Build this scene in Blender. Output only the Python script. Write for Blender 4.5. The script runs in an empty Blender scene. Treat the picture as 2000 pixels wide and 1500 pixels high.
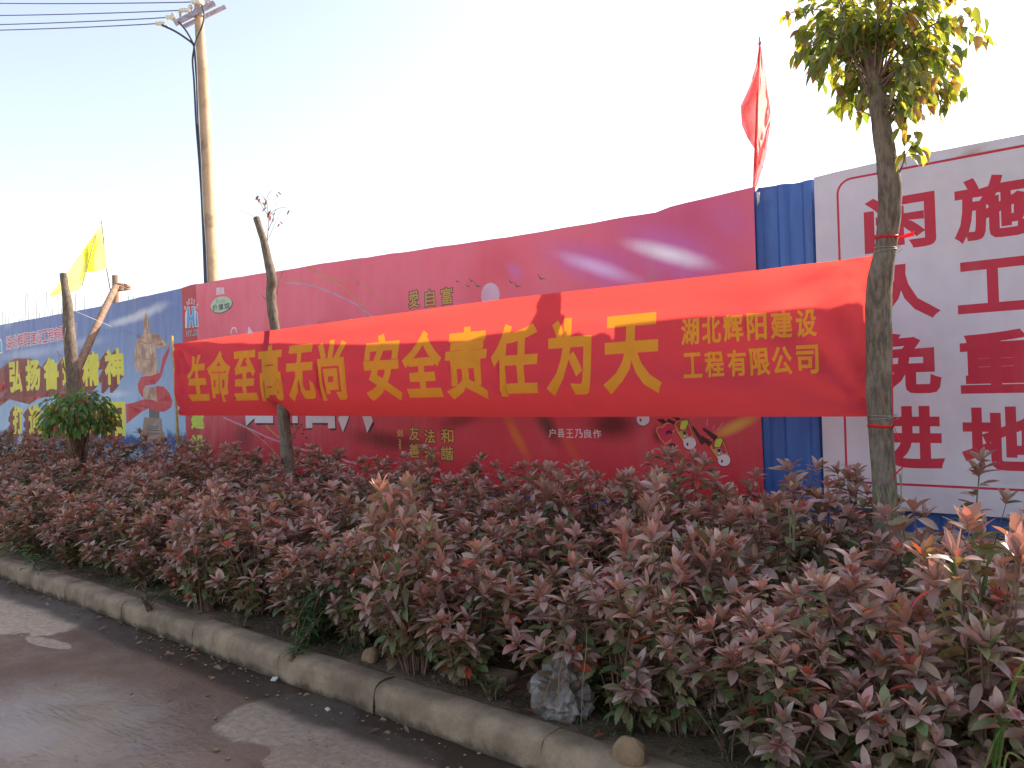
import bpy, bmesh, math, random
import numpy as np
from mathutils import Vector, Matrix, Quaternion
from mathutils.geometry import delaunay_2d_cdt
random.seed(7)
rnd = random.random
def U(a, b): return a + (b - a) * random.random()

SC = bpy.context.scene
COL = SC.collection

# ------------------------------------------------------------------ camera
F = 1555.0                       # focal length in photo pixels (photo 2000 wide)
EYE = Vector((0, 0, 1.55))
V0 = Vector((-0.645, 0.764, 0)).normalized()
R0 = Vector((V0.y, -V0.x, 0))
pitch = math.atan(12 / F)
roll = 0.031
FW = (V0 * math.cos(pitch) + Vector((0, 0, 1)) * math.sin(pitch)).normalized()
UP0 = R0.cross(FW).normalized()
RT = (R0 * math.cos(roll) - UP0 * math.sin(roll)).normalized()
UP = (UP0 * math.cos(roll) + R0 * math.sin(roll)).normalized()
cam_d = bpy.data.cameras.new('camera'); cam = bpy.data.objects.new('camera', cam_d)
COL.objects.link(cam)
cam.matrix_world = Matrix(((RT.x, UP.x, -FW.x, EYE.x), (RT.y, UP.y, -FW.y, EYE.y), (RT.z, UP.z, -FW.z, EYE.z), (0, 0, 0, 1)))
cam_d.sensor_width = 36; cam_d.lens = F / 2000 * 36
cam_d.clip_start = 0.05; cam_d.clip_end = 3000
SC.camera = cam

# ------------------------------------------------------------------ light
SUN = Vector((0.41, 1.0, 0.662)).normalized()
w = bpy.data.worlds.new('World'); SC.world = w; w.use_nodes = True
nt = w.node_tree; bg = nt.nodes['Background']
sky = nt.nodes.new('ShaderNodeTexSky'); sky.sky_type = 'NISHITA'; sky.sun_disc = False
sky.sun_elevation = math.asin(SUN.z); sky.sun_rotation = math.atan2(SUN.x, SUN.y)
sky.air_density = 1.0; sky.dust_density = 2.2; sky.ozone_density = 1.2; sky.altitude = 50
tint = nt.nodes.new('ShaderNodeMixRGB'); tint.blend_type = 'MULTIPLY'; tint.inputs[0].default_value = 1
tint.inputs[2].default_value = (1.06, .975, .92, 1); hs = nt.nodes.new('ShaderNodeHueSaturation'); hs.inputs['Saturation'].default_value = .78; nt.links.new(sky.outputs[0], hs.inputs['Color']); nt.links.new(hs.outputs[0], tint.inputs[1]); nt.links.new(tint.outputs[0], bg.inputs[0]); bg.inputs[1].default_value = 0.115
sl = bpy.data.lights.new('sun', 'SUN'); sl.energy = 3.0; sl.angle = math.radians(0.5); sl.color = (1.0, 0.90, 0.74)
so = bpy.data.objects.new('sun', sl); COL.objects.link(so)
so.rotation_euler = SUN.to_track_quat('Z', 'Y').to_euler()
SC.view_settings.view_transform = 'Standard'; SC.view_settings.look = 'None'
SC.view_settings.exposure = 1.75; SC.view_settings.gamma = 1; SC.view_settings.use_curve_mapping = False
SC.cycles.max_bounces = 8; SC.cycles.diffuse_bounces = 4; SC.cycles.transmission_bounces = 6
SC.cycles.transparent_max_bounces = 8
SC.cycles.use_denoising = True
SC.cycles.sample_clamp_indirect = 6

# ------------------------------------------------------------------ pixel helpers (photo pixel -> point of the place)
def ray(x, y):
    return (FW + RT * ((x - 1000) / F) - UP * ((y - 750) / F))
def onY(x, y, Y):
    d = ray(x, y); return EYE + d * ((Y - EYE.y) / d.y)
def onZ(x, y, z):
    d = ray(x, y); return EYE + d * ((z - EYE.z) / d.z)
def onP(x, y, p, n):
    d = ray(x, y); return EYE + d * ((p - EYE).dot(n) / d.dot(n))
def atd(x, y, depth):
    return EYE + ray(x, y) * depth
FY = 6.0                          # fence plane
def fp(x, y):
    p = onY(x, y, FY); return (p.x, p.z)

# ------------------------------------------------------------------ object helpers
def tag(o, label=None, cat=None, group=None, kind=None):
    if label: o['label'] = label
    if cat: o['category'] = cat
    if group: o['group'] = group
    if kind: o['kind'] = kind
    return o
def empty(name, loc, label=None, cat=None, group=None):
    o = bpy.data.objects.new(name, None); COL.objects.link(o); o.location = loc
    o.empty_display_size = 0.1
    tag(o, label, cat, group); return o
def mesh_obj(name, verts, faces, mat=None, parent=None, loc=None, smooth=True, mats=None, mi=None, uvs=None, cols=None):
    """verts in world space; object origin put at loc (or at the parent's place)"""
    o0 = Vector(loc) if loc is not None else (Vector(parent.location) if parent is not None and parent.parent is None else Vector((0, 0, 0)))
    if parent is not None and parent.parent is not None and loc is None:
        o0 = Vector(parent.parent.location)
    me = bpy.data.meshes.new(name)
    vs = [(v[0] - o0.x, v[1] - o0.y, v[2] - o0.z) for v in verts]
    me.from_pydata(vs, [], faces); 
    if smooth: me.polygons.foreach_set('use_smooth', [True] * len(me.polygons))
    if mats:
        for m in mats: me.materials.append(m)
        me.polygons.foreach_set('material_index', mi)
    elif mat: me.materials.append(mat)
    if uvs is not None:
        uvl = me.uv_layers.new(name='UVMap')
        li = np.empty(len(me.loops), dtype=np.int32); me.loops.foreach_get('vertex_index', li)
        a = np.array(uvs, dtype=np.float32)[li]; uvl.data.foreach_set('uv', a.ravel())
    if cols is not None:
        at = me.color_attributes.new('Col', 'FLOAT_COLOR', 'POINT')
        at.data.foreach_set('color', np.array(cols, dtype=np.float32).ravel())
    me.update()
    o = bpy.data.objects.new(name, me); COL.objects.link(o)
    if parent is None: o.location = o0
    else:
        o.parent = parent
        if loc is not None:
            pl = Vector(parent.location) if parent.parent is None else Vector(parent.location) + Vector(parent.parent.location)
            o.location = o0 - pl
        elif parent.parent is not None:
            o.location = -Vector(parent.location)
    return o
class MB:
    def __init__(s): s.v = []; s.f = []; s.c = []
    def add(s, vs, fs, col=None):
        n = len(s.v); s.v += [tuple(v) for v in vs]; s.f += [tuple(i + n for i in f) for f in fs]
        if col is not None: s.c += [col] * len(vs)
    def tube(s, pts, rad, n=8, cap=True, wob=0.0, col=None):
        pts = [Vector(p) for p in pts]
        if not hasattr(rad, '__len__'): rad = [rad] * len(pts)
        vs = []; ref = None
        for i, p in enumerate(pts):
            t = (pts[min(i + 1, len(pts) - 1)] - pts[max(i - 1, 0)])
            t = t.normalized() if t.length > 1e-9 else Vector((0, 0, 1))
            if ref is None:
                ref = Vector((1, 0, 0)) if abs(t.x) < .8 else Vector((0, 1, 0))
            a = (ref - t * ref.dot(t)).normalized(); b = t.cross(a); ref = a
            for k in range(n):
                an = 2 * math.pi * k / n
                r = rad[i] * (1 + wob * math.sin(an * 2 + i * 1.3) * .5 + wob * U(-.5, .5))
                vs.append(p + a * (r * math.cos(an)) + b * (r * math.sin(an)))
        fs = []
        for i in range(len(pts) - 1):
            for k in range(n):
                k2 = (k + 1) % n
                fs.append((i * n + k, i * n + k2, (i + 1) * n + k2, (i + 1) * n + k))
        if cap:
            fs.append(tuple(range(n - 1, -1, -1))); fs.append(tuple((len(pts) - 1) * n + k for k in range(n)))
        s.add(vs, fs, col)
    def box(s, c, sz, rot=None, col=None):
        M = rot or Matrix.Identity(3)
        vs = [Vector(c) + M @ Vector((x * sz[0] / 2, y * sz[1] / 2, z * sz[2] / 2)) for z in (-1, 1) for y in (-1, 1) for x in (-1, 1)]
        s.add(vs, [(0, 2, 3, 1), (4, 5, 7, 6), (0, 1, 5, 4), (2, 6, 7, 3), (0, 4, 6, 2), (1, 3, 7, 5)], col)
    def build(s, name, mat=None, parent=None, loc=None, smooth=True):
        return mesh_obj(name, s.v, s.f, mat, parent, loc, smooth, cols=s.c if s.c and len(s.c) == len(s.v) else None)

# ------------------------------------------------------------------ material helpers
class NT:
    def __init__(s, name):
        s.m = bpy.data.materials.new(name); s.m.use_nodes = True; s.t = s.m.node_tree
        s.p = s.t.nodes['Principled BSDF']; s.out = s.t.nodes['Material Output']
    def n(s, typ, **kw):
        nd = s.t.nodes.new('ShaderNode' + typ)
        for k, v in kw.items():
            if k in ('operation', 'blend_type', 'data_type', 'attribute_name', 'attribute_type', 'noise_dimensions', 'feature', 'normalize', 'interpolation_type', 'wave_type', 'bands_direction', 'rotation_type', 'clamp'): setattr(nd, k, v)
            else: nd.inputs[k].default_value = v
        return nd
    def l(s, a, b): s.t.links.new(a, b)
    def coord(s, kind='Object'): return s.t.nodes.new('ShaderNodeTexCoord').outputs[kind]
    def math(s, op, a, b=None, c=None, clamp=False):
        nd = s.t.nodes.new('ShaderNodeMath'); nd.operation = op; nd.use_clamp = clamp
        for i, x in enumerate((a, b, c)):
            if x is None: continue
            if isinstance(x, (int, float)): nd.inputs[i].default_value = x
            else: s.l(x, nd.inputs[i])
        return nd.outputs[0]
    def mix(s, fac, a, b, mode='MIX'):
        nd = s.t.nodes.new('ShaderNodeMixRGB'); nd.blend_type = mode
        for i, x in enumerate((fac, a, b)):
            if isinstance(x, (int, float)): nd.inputs[i].default_value = x
            elif isinstance(x, tuple): nd.inputs[i].default_value = (x[0], x[1], x[2], 1)
            else: s.l(x, nd.inputs[i])
        return nd.outputs[0]
    def noise(s, vec, scale, detail=3, rough=.5, dist=0, out='Fac'):
        nd = s.t.nodes.new('ShaderNodeTexNoise'); s.l(vec, nd.inputs['Vector'])
        nd.inputs['Scale'].default_value = scale; nd.inputs['Detail'].default_value = detail
        nd.inputs['Roughness'].default_value = rough; nd.inputs['Distortion'].default_value = dist
        return nd.outputs[out]
    def map(s, vec, loc=(0, 0, 0), rot=(0, 0, 0), scale=(1, 1, 1)):
        nd = s.t.nodes.new('ShaderNodeMapping'); s.l(vec, nd.inputs[0])
        nd.inputs[1].default_value = loc; nd.inputs[2].default_value = rot; nd.inputs[3].default_value = scale
        return nd.outputs[0]
    def ramp(s, fac, a, b, va=0., vb=1.):
        nd = s.t.nodes.new('ShaderNodeMapRange'); nd.interpolation_type = 'SMOOTHSTEP'
        s.l(fac, nd.inputs[0]); nd.inputs[1].default_value = a; nd.inputs[2].default_value = b
        nd.inputs[3].default_value = va; nd.inputs[4].default_value = vb
        return nd.outputs[0]
    def bump(s, h, strength=.3, dist=.02):
        nd = s.t.nodes.new('ShaderNodeBump'); nd.inputs['Strength'].default_value = strength; nd.inputs['Distance'].default_value = dist
        s.l(h, nd.inputs['Height']); s.l(nd.outputs[0], s.p.inputs['Normal']); return nd.outputs[0]
    def blob(s, vec, cx, cz, rx, rz, ang=0, soft=1.0, warp=0.0, wscale=3, fine=0.0):
        v = s.map(vec, loc=(-cx, -cz, 0))
        v = s.map(v, rot=(0, 0, -ang)); v = s.map(v, scale=(1 / rx, 1 / rz, 0))
        ln = s.t.nodes.new('ShaderNodeVectorMath'); ln.operation = 'LENGTH'; s.l(v, ln.inputs[0])
        d = ln.outputs['Value']
        if warp:
            nn = s.noise(vec, wscale, 6, .68); d = s.math('ADD', d, s.math('MULTIPLY', s.math('SUBTRACT', nn, .5), warp * 2))
        return s.ramp(d, 1.0, 1.0 - soft)
def simple(name, col, rough=.6, nscale=8, var=.25, bump=.2, bdist=.01, metal=0, spec=.4, coord='Object', stretch=(1, 1, 1)):
    t = NT(name); v = t.map(t.coord(coord), scale=stretch)
    nn = t.noise(v, nscale, 5, .6)
    c2 = tuple(c * (1 - var) for c in col); c1 = tuple(min(1, c * (1 + var)) for c in col)
    t.l(t.mix(t.ramp(nn, .3, .7), c2, c1), t.p.inputs['Base Color'])
    t.p.inputs['Roughness'].default_value = rough; t.p.inputs['Metallic'].default_value = metal
    t.p.inputs['Specular IOR Level'].default_value = spec
    if bump: t.bump(t.noise(v, nscale * 4, 5, .65), bump, bdist)
    return t.m

# ================================================================== MATERIALS
def mat_bark(name, col, dark):
    t = NT(name); g = t.coord('Object')
    v = t.map(g, scale=(1, 1, .22)); n1 = t.noise(v, 55, 6, .7); n2 = t.noise(g, 7, 4, .6)
    c = t.mix(t.ramp(n1, .35, .65), dark, col); c = t.mix(t.math('MULTIPLY', t.ramp(n2, .45, .7), .55), c, (.23, .21, .17))
    t.l(c, t.p.inputs['Base Color']); t.p.inputs['Roughness'].default_value = .9; t.p.inputs['Specular IOR Level'].default_value = .15
    t.bump(t.math('ADD', n1, t.math('MULTIPLY', n2, .5)), .5, .008); return t.m
M_BARK = mat_bark('grey_brown_bark', (.20, .155, .115), (.085, .066, .052))
M_CUT = simple('cut_wood', (.34, .24, .15), .9, 30, .3, .3)
M_STICK = simple('peeled_prop_wood', (.22, .135, .09), .8, 14, .35, .4, .01, stretch=(1, 1, .3))
M_TWIG = simple('twig_bark', (.20, .13, .11), .8, 30, .3, 0)
M_STEM = simple('shrub_stem', (.17, .10, .07), .85, 20, .35, .2)

def mat_leaf(name, src, rough=.42, trans=.25, tmul=(1.3, .8, .5), cast=None):
    t = NT(name)
    if src == 'object':
        nd = t.t.nodes.new('ShaderNodeObjectInfo'); col = nd.outputs['Color']; rn = nd.outputs['Random']
    elif src == 'attr':
        nd = t.t.nodes.new('ShaderNodeVertexColor'); nd.layer_name = 'Col'; col = nd.outputs[0]
        rn = t.n('NewGeometry').outputs['Random Per Island']
    g = t.coord('Object')
    nz = t.noise(g, 90, 3, .6)
    k = t.math('MULTIPLY_ADD', rn, .5, .72); k = t.math('MULTIPLY', k, t.ramp(nz, .25, .75, .85, 1.12))
    comb = t.t.nodes.new('ShaderNodeCombineColor')
    for i in range(3): t.l(k, comb.inputs[i])
    c = t.mix(1.0, col, comb.outputs[0], 'MULTIPLY')
    t.l(c, t.p.inputs['Base Color']); t.p.inputs['Roughness'].default_value = rough
    t.p.inputs['Specular IOR Level'].default_value = .55
    tr = t.n('BsdfTranslucent'); t.l(t.mix(1.0, c, tmul, 'MULTIPLY'), tr.inputs[0])
    mx = t.n('MixShader'); mx.inputs[0].default_value = trans
    t.l(t.p.outputs[0], mx.inputs[1]); t.l(tr.outputs[0], mx.inputs[2]); t.l(mx.outputs[0], t.out.inputs[0])
    t.bump(nz, .15, .003)
    return t.m
M_LEAF_O = mat_leaf('shrub_leaf_single', 'object', trans=.25, tmul=(1.7, .8, .5))
M_LEAF_A = mat_leaf('shrub_leaf_mass', 'attr', trans=.25, tmul=(1.7, .8, .5))
M_TREE_O = mat_leaf('tree_leaf_single', 'object', rough=.4, trans=.5, tmul=(2.9, 2.6, .8))
M_TREE_A = mat_leaf('tree_leaf_mass', 'attr', rough=.4, trans=.5, tmul=(2.9, 2.6, .8))
M_WEED_A = mat_leaf('weed_leaf', 'attr', rough=.5, trans=.35, tmul=(1.3, 1.5, .6))

def mat_cloth(name, col, tcol, trans=.5, rough=.75, weave=900, coord='UV'):
    t = NT(name); g = t.coord(coord)
    n1 = t.noise(g, 6, 4, .6)
    c = t.mix(t.ramp(n1, .3, .7), tuple(x * .88 for x in col), col)
    t.l(c, t.p.inputs['Base Color']); t.p.inputs['Roughness'].default_value = rough; t.p.inputs['Specular IOR Level'].default_value = .25
    tr = t.n('BsdfTranslucent'); tr.inputs[0].default_value = (*tcol, 1)
    mx = t.n('MixShader'); mx.inputs[0].default_value = trans
    t.l(t.p.outputs[0], mx.inputs[1]); t.l(tr.outputs[0], mx.inputs[2]); t.l(mx.outputs[0], t.out.inputs[0])
    v = t.map(g, scale=(1, 3, 1)); t.bump(t.noise(v, 5, 5, .65), .25, .02)
    return t.m
M_BAN = mat_cloth('red_polyester', (.54, .042, .086), (.86, .088, .064), .52)
M_HEM = mat_cloth('red_polyester_double_hem', (.46, .022, .045), (.45, .02, .03), .22)
M_BANY = mat_cloth('yellow_on_red_polyester', (.62, .33, .035), (.85, .26, .02), .42)
M_FLAGR = mat_cloth('red_flag_cloth', (.80, .16, .20), (1.0, .42, .40), .6, .3)
M_FLAGY = mat_cloth('yellow_flag_cloth', (.82, .84, .14), (.95, .97, .22), .5)
M_RIB = mat_cloth('red_plastic_ribbon', (.85, .03, .05), (1, .08, .07), .5, .4, coord='Object')

def vinyl(name, build, rough=.5, wr=.5):
    """printed PVC sheet; build(t, uv) returns the print colour"""
    t = NT(name); uv = t.coord('UV')
    c = build(t, uv)
    if isinstance(c, tuple):
        n0 = t.noise(uv, 2.2, 4, .6); c = t.mix(t.ramp(n0, .3, .75), tuple(x * .86 for x in c), c)
    dn = t.noise(t.map(uv, scale=(2.0, .5, 1)), 2, 4, .55)       # weather streaks
    c = t.mix(t.math('MULTIPLY', t.ramp(dn, .5, .8), .16), c, (.36, .33, .31))
    t.l(c, t.p.inputs['Base Color']); t.p.inputs['Roughness'].default_value = rough
    t.p.inputs['Specular IOR Level'].default_value = .35
    w1 = t.noise(t.map(uv, scale=(2.6, .7, 1)), 2.0, 2, .4); w2 = t.noise(uv, 260, 2, .5)
    t.bump(t.math('ADD', w1, t.math('MULTIPLY', w2, .012)), wr, .05)
    return t.m

def wh(t, uv): return (.66, .62, .67)
M_WHITE = vinyl('white_sheet', wh)
M_WRED = vinyl('sign_red_ink', lambda t, uv: (.56, .028, .060))
def redart(t, uv):
    X = lambda x, y: fp(x, y)
    c0 = (.42, .026, .045)
    sep = t.t.nodes.new('ShaderNodeSeparateXYZ'); t.l(uv, sep.inputs[0])
    c = t.mix(t.ramp(sep.outputs[1], 0.4, 2.6), (.50, .020, .034), (.78, .150, .215))
    n0 = t.noise(uv, .8, 3, .5); c = t.mix(t.math('MULTIPLY', t.ramp(n0, .4, .7), .35), c, (.56, .02, .03))
    # magenta night sky in the upper right of the print
    a = X(1330, 440); b = t.blob(uv, a[0], a[1], 1.35, .75, 0, 1.0, .15, 1.2)
    c = t.mix(t.math('MULTIPLY', b, .45), c, (.42, .045, .22))
    def streak(c, p1, p2, wd, col, k, warp=.25):
        a_ = Vector(X(*p1)); b_ = Vector(X(*p2)); d_ = b_ - a_; m_ = (a_ + b_) / 2
        bb = t.blob(uv, m_.x, m_.y, d_.length * .62, wd, math.atan2(d_.y, d_.x), 1.0, warp, 4)
        return t.mix(t.math('MULTIPLY', bb, k), c, col)
    c = streak(c, (1200, 455), (1450, 545), .30, (.60, .16, .50), .75); c = streak(c, (1050, 480), (1300, 560), .26, (.56, .14, .46), .7)
    c = streak(c, (1215, 473), (1405, 522), .105, (.95, .84, .92), 1.0, .15); c = streak(c, (1085, 495), (1260, 552), .10, (.80, .50, .78), .95, .15)
    c = streak(c, (990, 515), (1030, 545), .10, (.58, .18, .50), .55); c = streak(c, (1390, 392), (1470, 470), .2, (.58, .14, .40), .4)
    # dark red waves and orange glows low in the print
    for (x, y, rx, rz, an, col, k) in [(760, 860, 1.0, .17, -.08, (.16, .006, .010), .9), (700, 905, .7, .10, .15, (.62, .015, .015), .6),
                                       (1010, 850, .40, .09, -1.0, (.66, .16, .03), .9), (1120, 880, .35, .07, -1.0, (.60, .10, .02), .55),
                                       (1070, 830, .33, .14, -.9, (.10, .008, .008), .9), (1200, 830, .40, .20, 0, (.09, .008, .012), .9), (900, 820, .5, .12, .2, (.12, .006, .01), .6),
                                       (480, 850, .45, .30, .4, (.16, .008, .014), .75), (1440, 832, .30, .07, .42, (.66, .42, .07), .85),
                                       (1290, 850, .10, .12, .4, (.10, .006, .008), .8)]:
        p = X(x, y); bb = t.blob(uv, p[0], p[1], rx, rz, an, .9, .12, 2.5)
        c = t.mix(t.math('MULTIPLY', bb, k), c, col)
    return c
M_RED = vinyl('red_poster_print', redart, .5, .6)
M_STRIPR = vinyl('company_strip_red', lambda t, uv: (.50, .045, .055))
def skyart(t, uv):
    X = lambda x, y: fp(x, y)
    sep = t.t.nodes.new('ShaderNodeSeparateXYZ'); t.l(uv, sep.inputs[0])
    c = t.mix(t.ramp(sep.outputs[1], .7, 3.1), (.32, .49, .68), (.13, .19, .43))
    p = X(275, 614)
    for (x, y, rx, rz, an, k) in [(285, 612, 1.15, .13, .10, .85), (240, 628, .9, .10, .05, .7), (160, 670, 1.6, .15, .0, .35), (60, 690, 2.5, .16, 0, .4),
                                  (230, 770, .8, .10, 0, .5), (20, 620, .5, .3, .4, .5)]:
        q = X(x, y); bb = t.blob(uv, q[0], q[1], rx, rz, an, 1.0, .45, 3)
        c = t.mix(t.math('MULTIPLY', bb, k), c, (.66, .70, .76))
    # mountains and pale mist at the foot
    n0 = t.noise(t.map(uv, scale=(.8, 1, 1)), 2.2, 6, .65)
    z0 = t.math('ADD', sep.outputs[1], t.math('MULTIPLY', n0, .7))
    c = t.mix(t.ramp(z0, 1.42, 1.30), c, (.035, .075, .24))
    c = t.mix(t.math('MULTIPLY', t.ramp(n0, .5, .62), t.ramp(z0, 1.4, 1.3)), c, (.35, .45, .58))
    c = t.mix(t.ramp(z0, 1.16, 1.0), c, (.36, .50, .62))
    return c
M_SKYP = vinyl('blue_sky_print', skyart, .45, .6)
def bronze(t, uv):
    n1 = t.noise(t.map(uv, scale=(1.2, 1, 1)), 4.5, 2, .5)
    return t.mix(t.ramp(n1, .28, .72), (.30, .16, .12), (.62, .41, .28))
M_BRONZE = vinyl('statue_print', bronze)
M_BROWN = vinyl('pedestal_print', lambda t, uv: (.30, .20, .15))
M_DKRIB = vinyl('dark_red_ribbon_print', lambda t, uv: (.26, .035, .03))
M_RIBP = vinyl('red_ribbon_print', lambda t, uv: (.52, .025, .045))
M_YEL = vinyl('yellow_letter_print', lambda t, uv: (.72, .66, .05))
M_LIME = vinyl('lime_letter_print', lambda t, uv: (.55, .66, .07))
M_GOLD = vinyl('gold_letter_print', lambda t, uv: (.58, .36, .08))
M_DARK = vinyl('dark_outline_print', lambda t, uv: (.06, .015, .015))
M_PW = vinyl('white_letter_print', lambda t, uv: (.72, .66, .70))
M_INKR = vinyl('crimson_letter_print', lambda t, uv: (.60, .03, .10))
M_OVAL = vinyl('pale_green_oval_print', lambda t, uv: (.48, .58, .42))
M_LOGOB = vinyl('sky_blue_logo_print', lambda t, uv: (.08, .36, .66))
M_GREYI = vinyl('grey_ink_print', lambda t, uv: (.10, .10, .10))
M_DKRED = vinyl('deep_red_extrusion_print', lambda t, uv: (.20, .012, .02))
M_TEAL = vinyl('teal_ink_print', lambda t, uv: (.10, .26, .24))
M_PINKL = vinyl('pink_line_print', lambda t, uv: (.60, .28, .36))
M_ORL = vinyl('orange_line_print', lambda t, uv: (.60, .26, .10))
M_MOON = vinyl('moon_print', lambda t, uv: t.mix(t.ramp(t.noise(uv, 3, 3), .3, .7), (.70, .56, .66), (.62, .36, .48)))

def mat_metal():
    t = NT('blue_painted_steel'); g = t.coord('Object')
    n1 = t.noise(t.map(g, scale=(2, 2, .35)), 4, 5, .65)
    c = t.mix(t.ramp(n1, .35, .75), (.030, .105, .36), (.050, .155, .46))
    n2 = t.noise(t.map(g, scale=(1, 1, .5)), 2.2, 5, .7); c = t.mix(t.math('MULTIPLY', t.ramp(n2, .55, .75), .35), c, (.30, .27, .27))
    t.l(c, t.p.inputs['Base Color']); t.p.inputs['Roughness'].default_value = .42; t.p.inputs['Specular IOR Level'].default_value = .5
    t.bump(t.noise(g, 12, 3), .08, .01); return t.m
M_BLUE = mat_metal()
def mat_conc(name, col, stain, nscale=6):
    t = NT(name); g = t.coord('Object')
    n1 = t.noise(g, nscale, 6, .65); n2 = t.noise(g, 70, 4, .7); n3 = t.noise(g, 2.1, 5, .6)
    c = t.mix(t.ramp(n1, .3, .72), stain, col); c = t.mix(t.math('MULTIPLY', t.ramp(n2, .4, .7), .35), c, tuple(x * .6 for x in col))
    c = t.mix(t.math('MULTIPLY', t.ramp(n3, .5, .68), .5), c, (.11, .075, .05))
    if 'kerb' in name:
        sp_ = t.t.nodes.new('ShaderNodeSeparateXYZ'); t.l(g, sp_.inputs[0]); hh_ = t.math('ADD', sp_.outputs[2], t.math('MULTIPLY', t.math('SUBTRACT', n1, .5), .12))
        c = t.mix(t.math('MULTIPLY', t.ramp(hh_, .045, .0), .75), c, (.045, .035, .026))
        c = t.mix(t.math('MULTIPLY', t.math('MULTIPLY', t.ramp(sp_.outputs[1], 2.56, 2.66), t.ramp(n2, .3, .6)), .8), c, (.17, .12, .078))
    t.l(c, t.p.inputs['Base Color']); t.p.inputs['Roughness'].default_value = .88; t.p.inputs['Specular IOR Level'].default_value = .2
    t.bump(t.math('ADD', n1, t.math('MULTIPLY', n2, .35)), .6, .02); return t.m
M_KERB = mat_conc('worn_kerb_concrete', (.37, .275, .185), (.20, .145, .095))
M_POLE = mat_conc('spun_concrete_pole', (.55, .40, .27), (.46, .33, .22), 3)
M_STONE = mat_conc('buff_stone', (.34, .235, .135), (.22, .145, .085), 18)
M_GALV = simple('dull_galvanised_steel', (.34, .30, .36), .5, 12, .25, .1, metal=.5)
M_PORC = simple('white_porcelain', (.62, .60, .52), .3, 8, .1, 0)
M_CABLE = simple('black_cable', (.035, .045, .07), .5, 8, .2, 0)
M_WIRE = simple('grey_blue_wire', (.10, .11, .28), .5, 8, .1, 0)
M_REBAR = simple('rusty_rebar', (.13, .12, .13), .8, 8, .2, 0)
M_TIEW = simple('thin_steel_wire', (.35, .34, .32), .4, 10, .1, 0, metal=.7)
M_ROPE = simple('brown_rope', (.26, .15, .10), .9, 60, .4, .5)
M_BAMB = simple('yellowed_bamboo', (.42, .30, .08), .5, 12, .3, .1)

def mat_soil():
    t = NT('brown_soil'); g = t.coord('Object')
    n1 = t.noise(g, 3, 6, .65); n2 = t.noise(g, 30, 6, .7); n3 = t.noise(g, .9, 4, .6)
    c = t.mix(t.ramp(n1, .3, .7), (.085, .058, .038), (.19, .135, .088))
    c = t.mix(t.math('MULTIPLY', t.ramp(n2, .5, .7), .5), c, (.25, .18, .12))
    c = t.mix(t.math('MULTIPLY', t.ramp(n3, .5, .62), .45), c, (.06, .075, .03))
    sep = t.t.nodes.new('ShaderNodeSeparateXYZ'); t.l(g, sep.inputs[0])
    c = t.mix(t.ramp(sep.outputs[1], 4.4, 5.1), c, t.mix(t.ramp(n2, .3, .7), (.34, .24, .14), (.55, .42, .26)))  # sandy soil towards the fence, paled to paint in the sunlight on it
    t.l(c, t.p.inputs['Base Color']); t.p.inputs['Roughness'].default_value = .95; t.p.inputs['Specular IOR Level'].default_value = .15
    t.bump(t.math('ADD', n1, n2), .9, .03); return t.m
M_SOIL = mat_soil()
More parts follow.
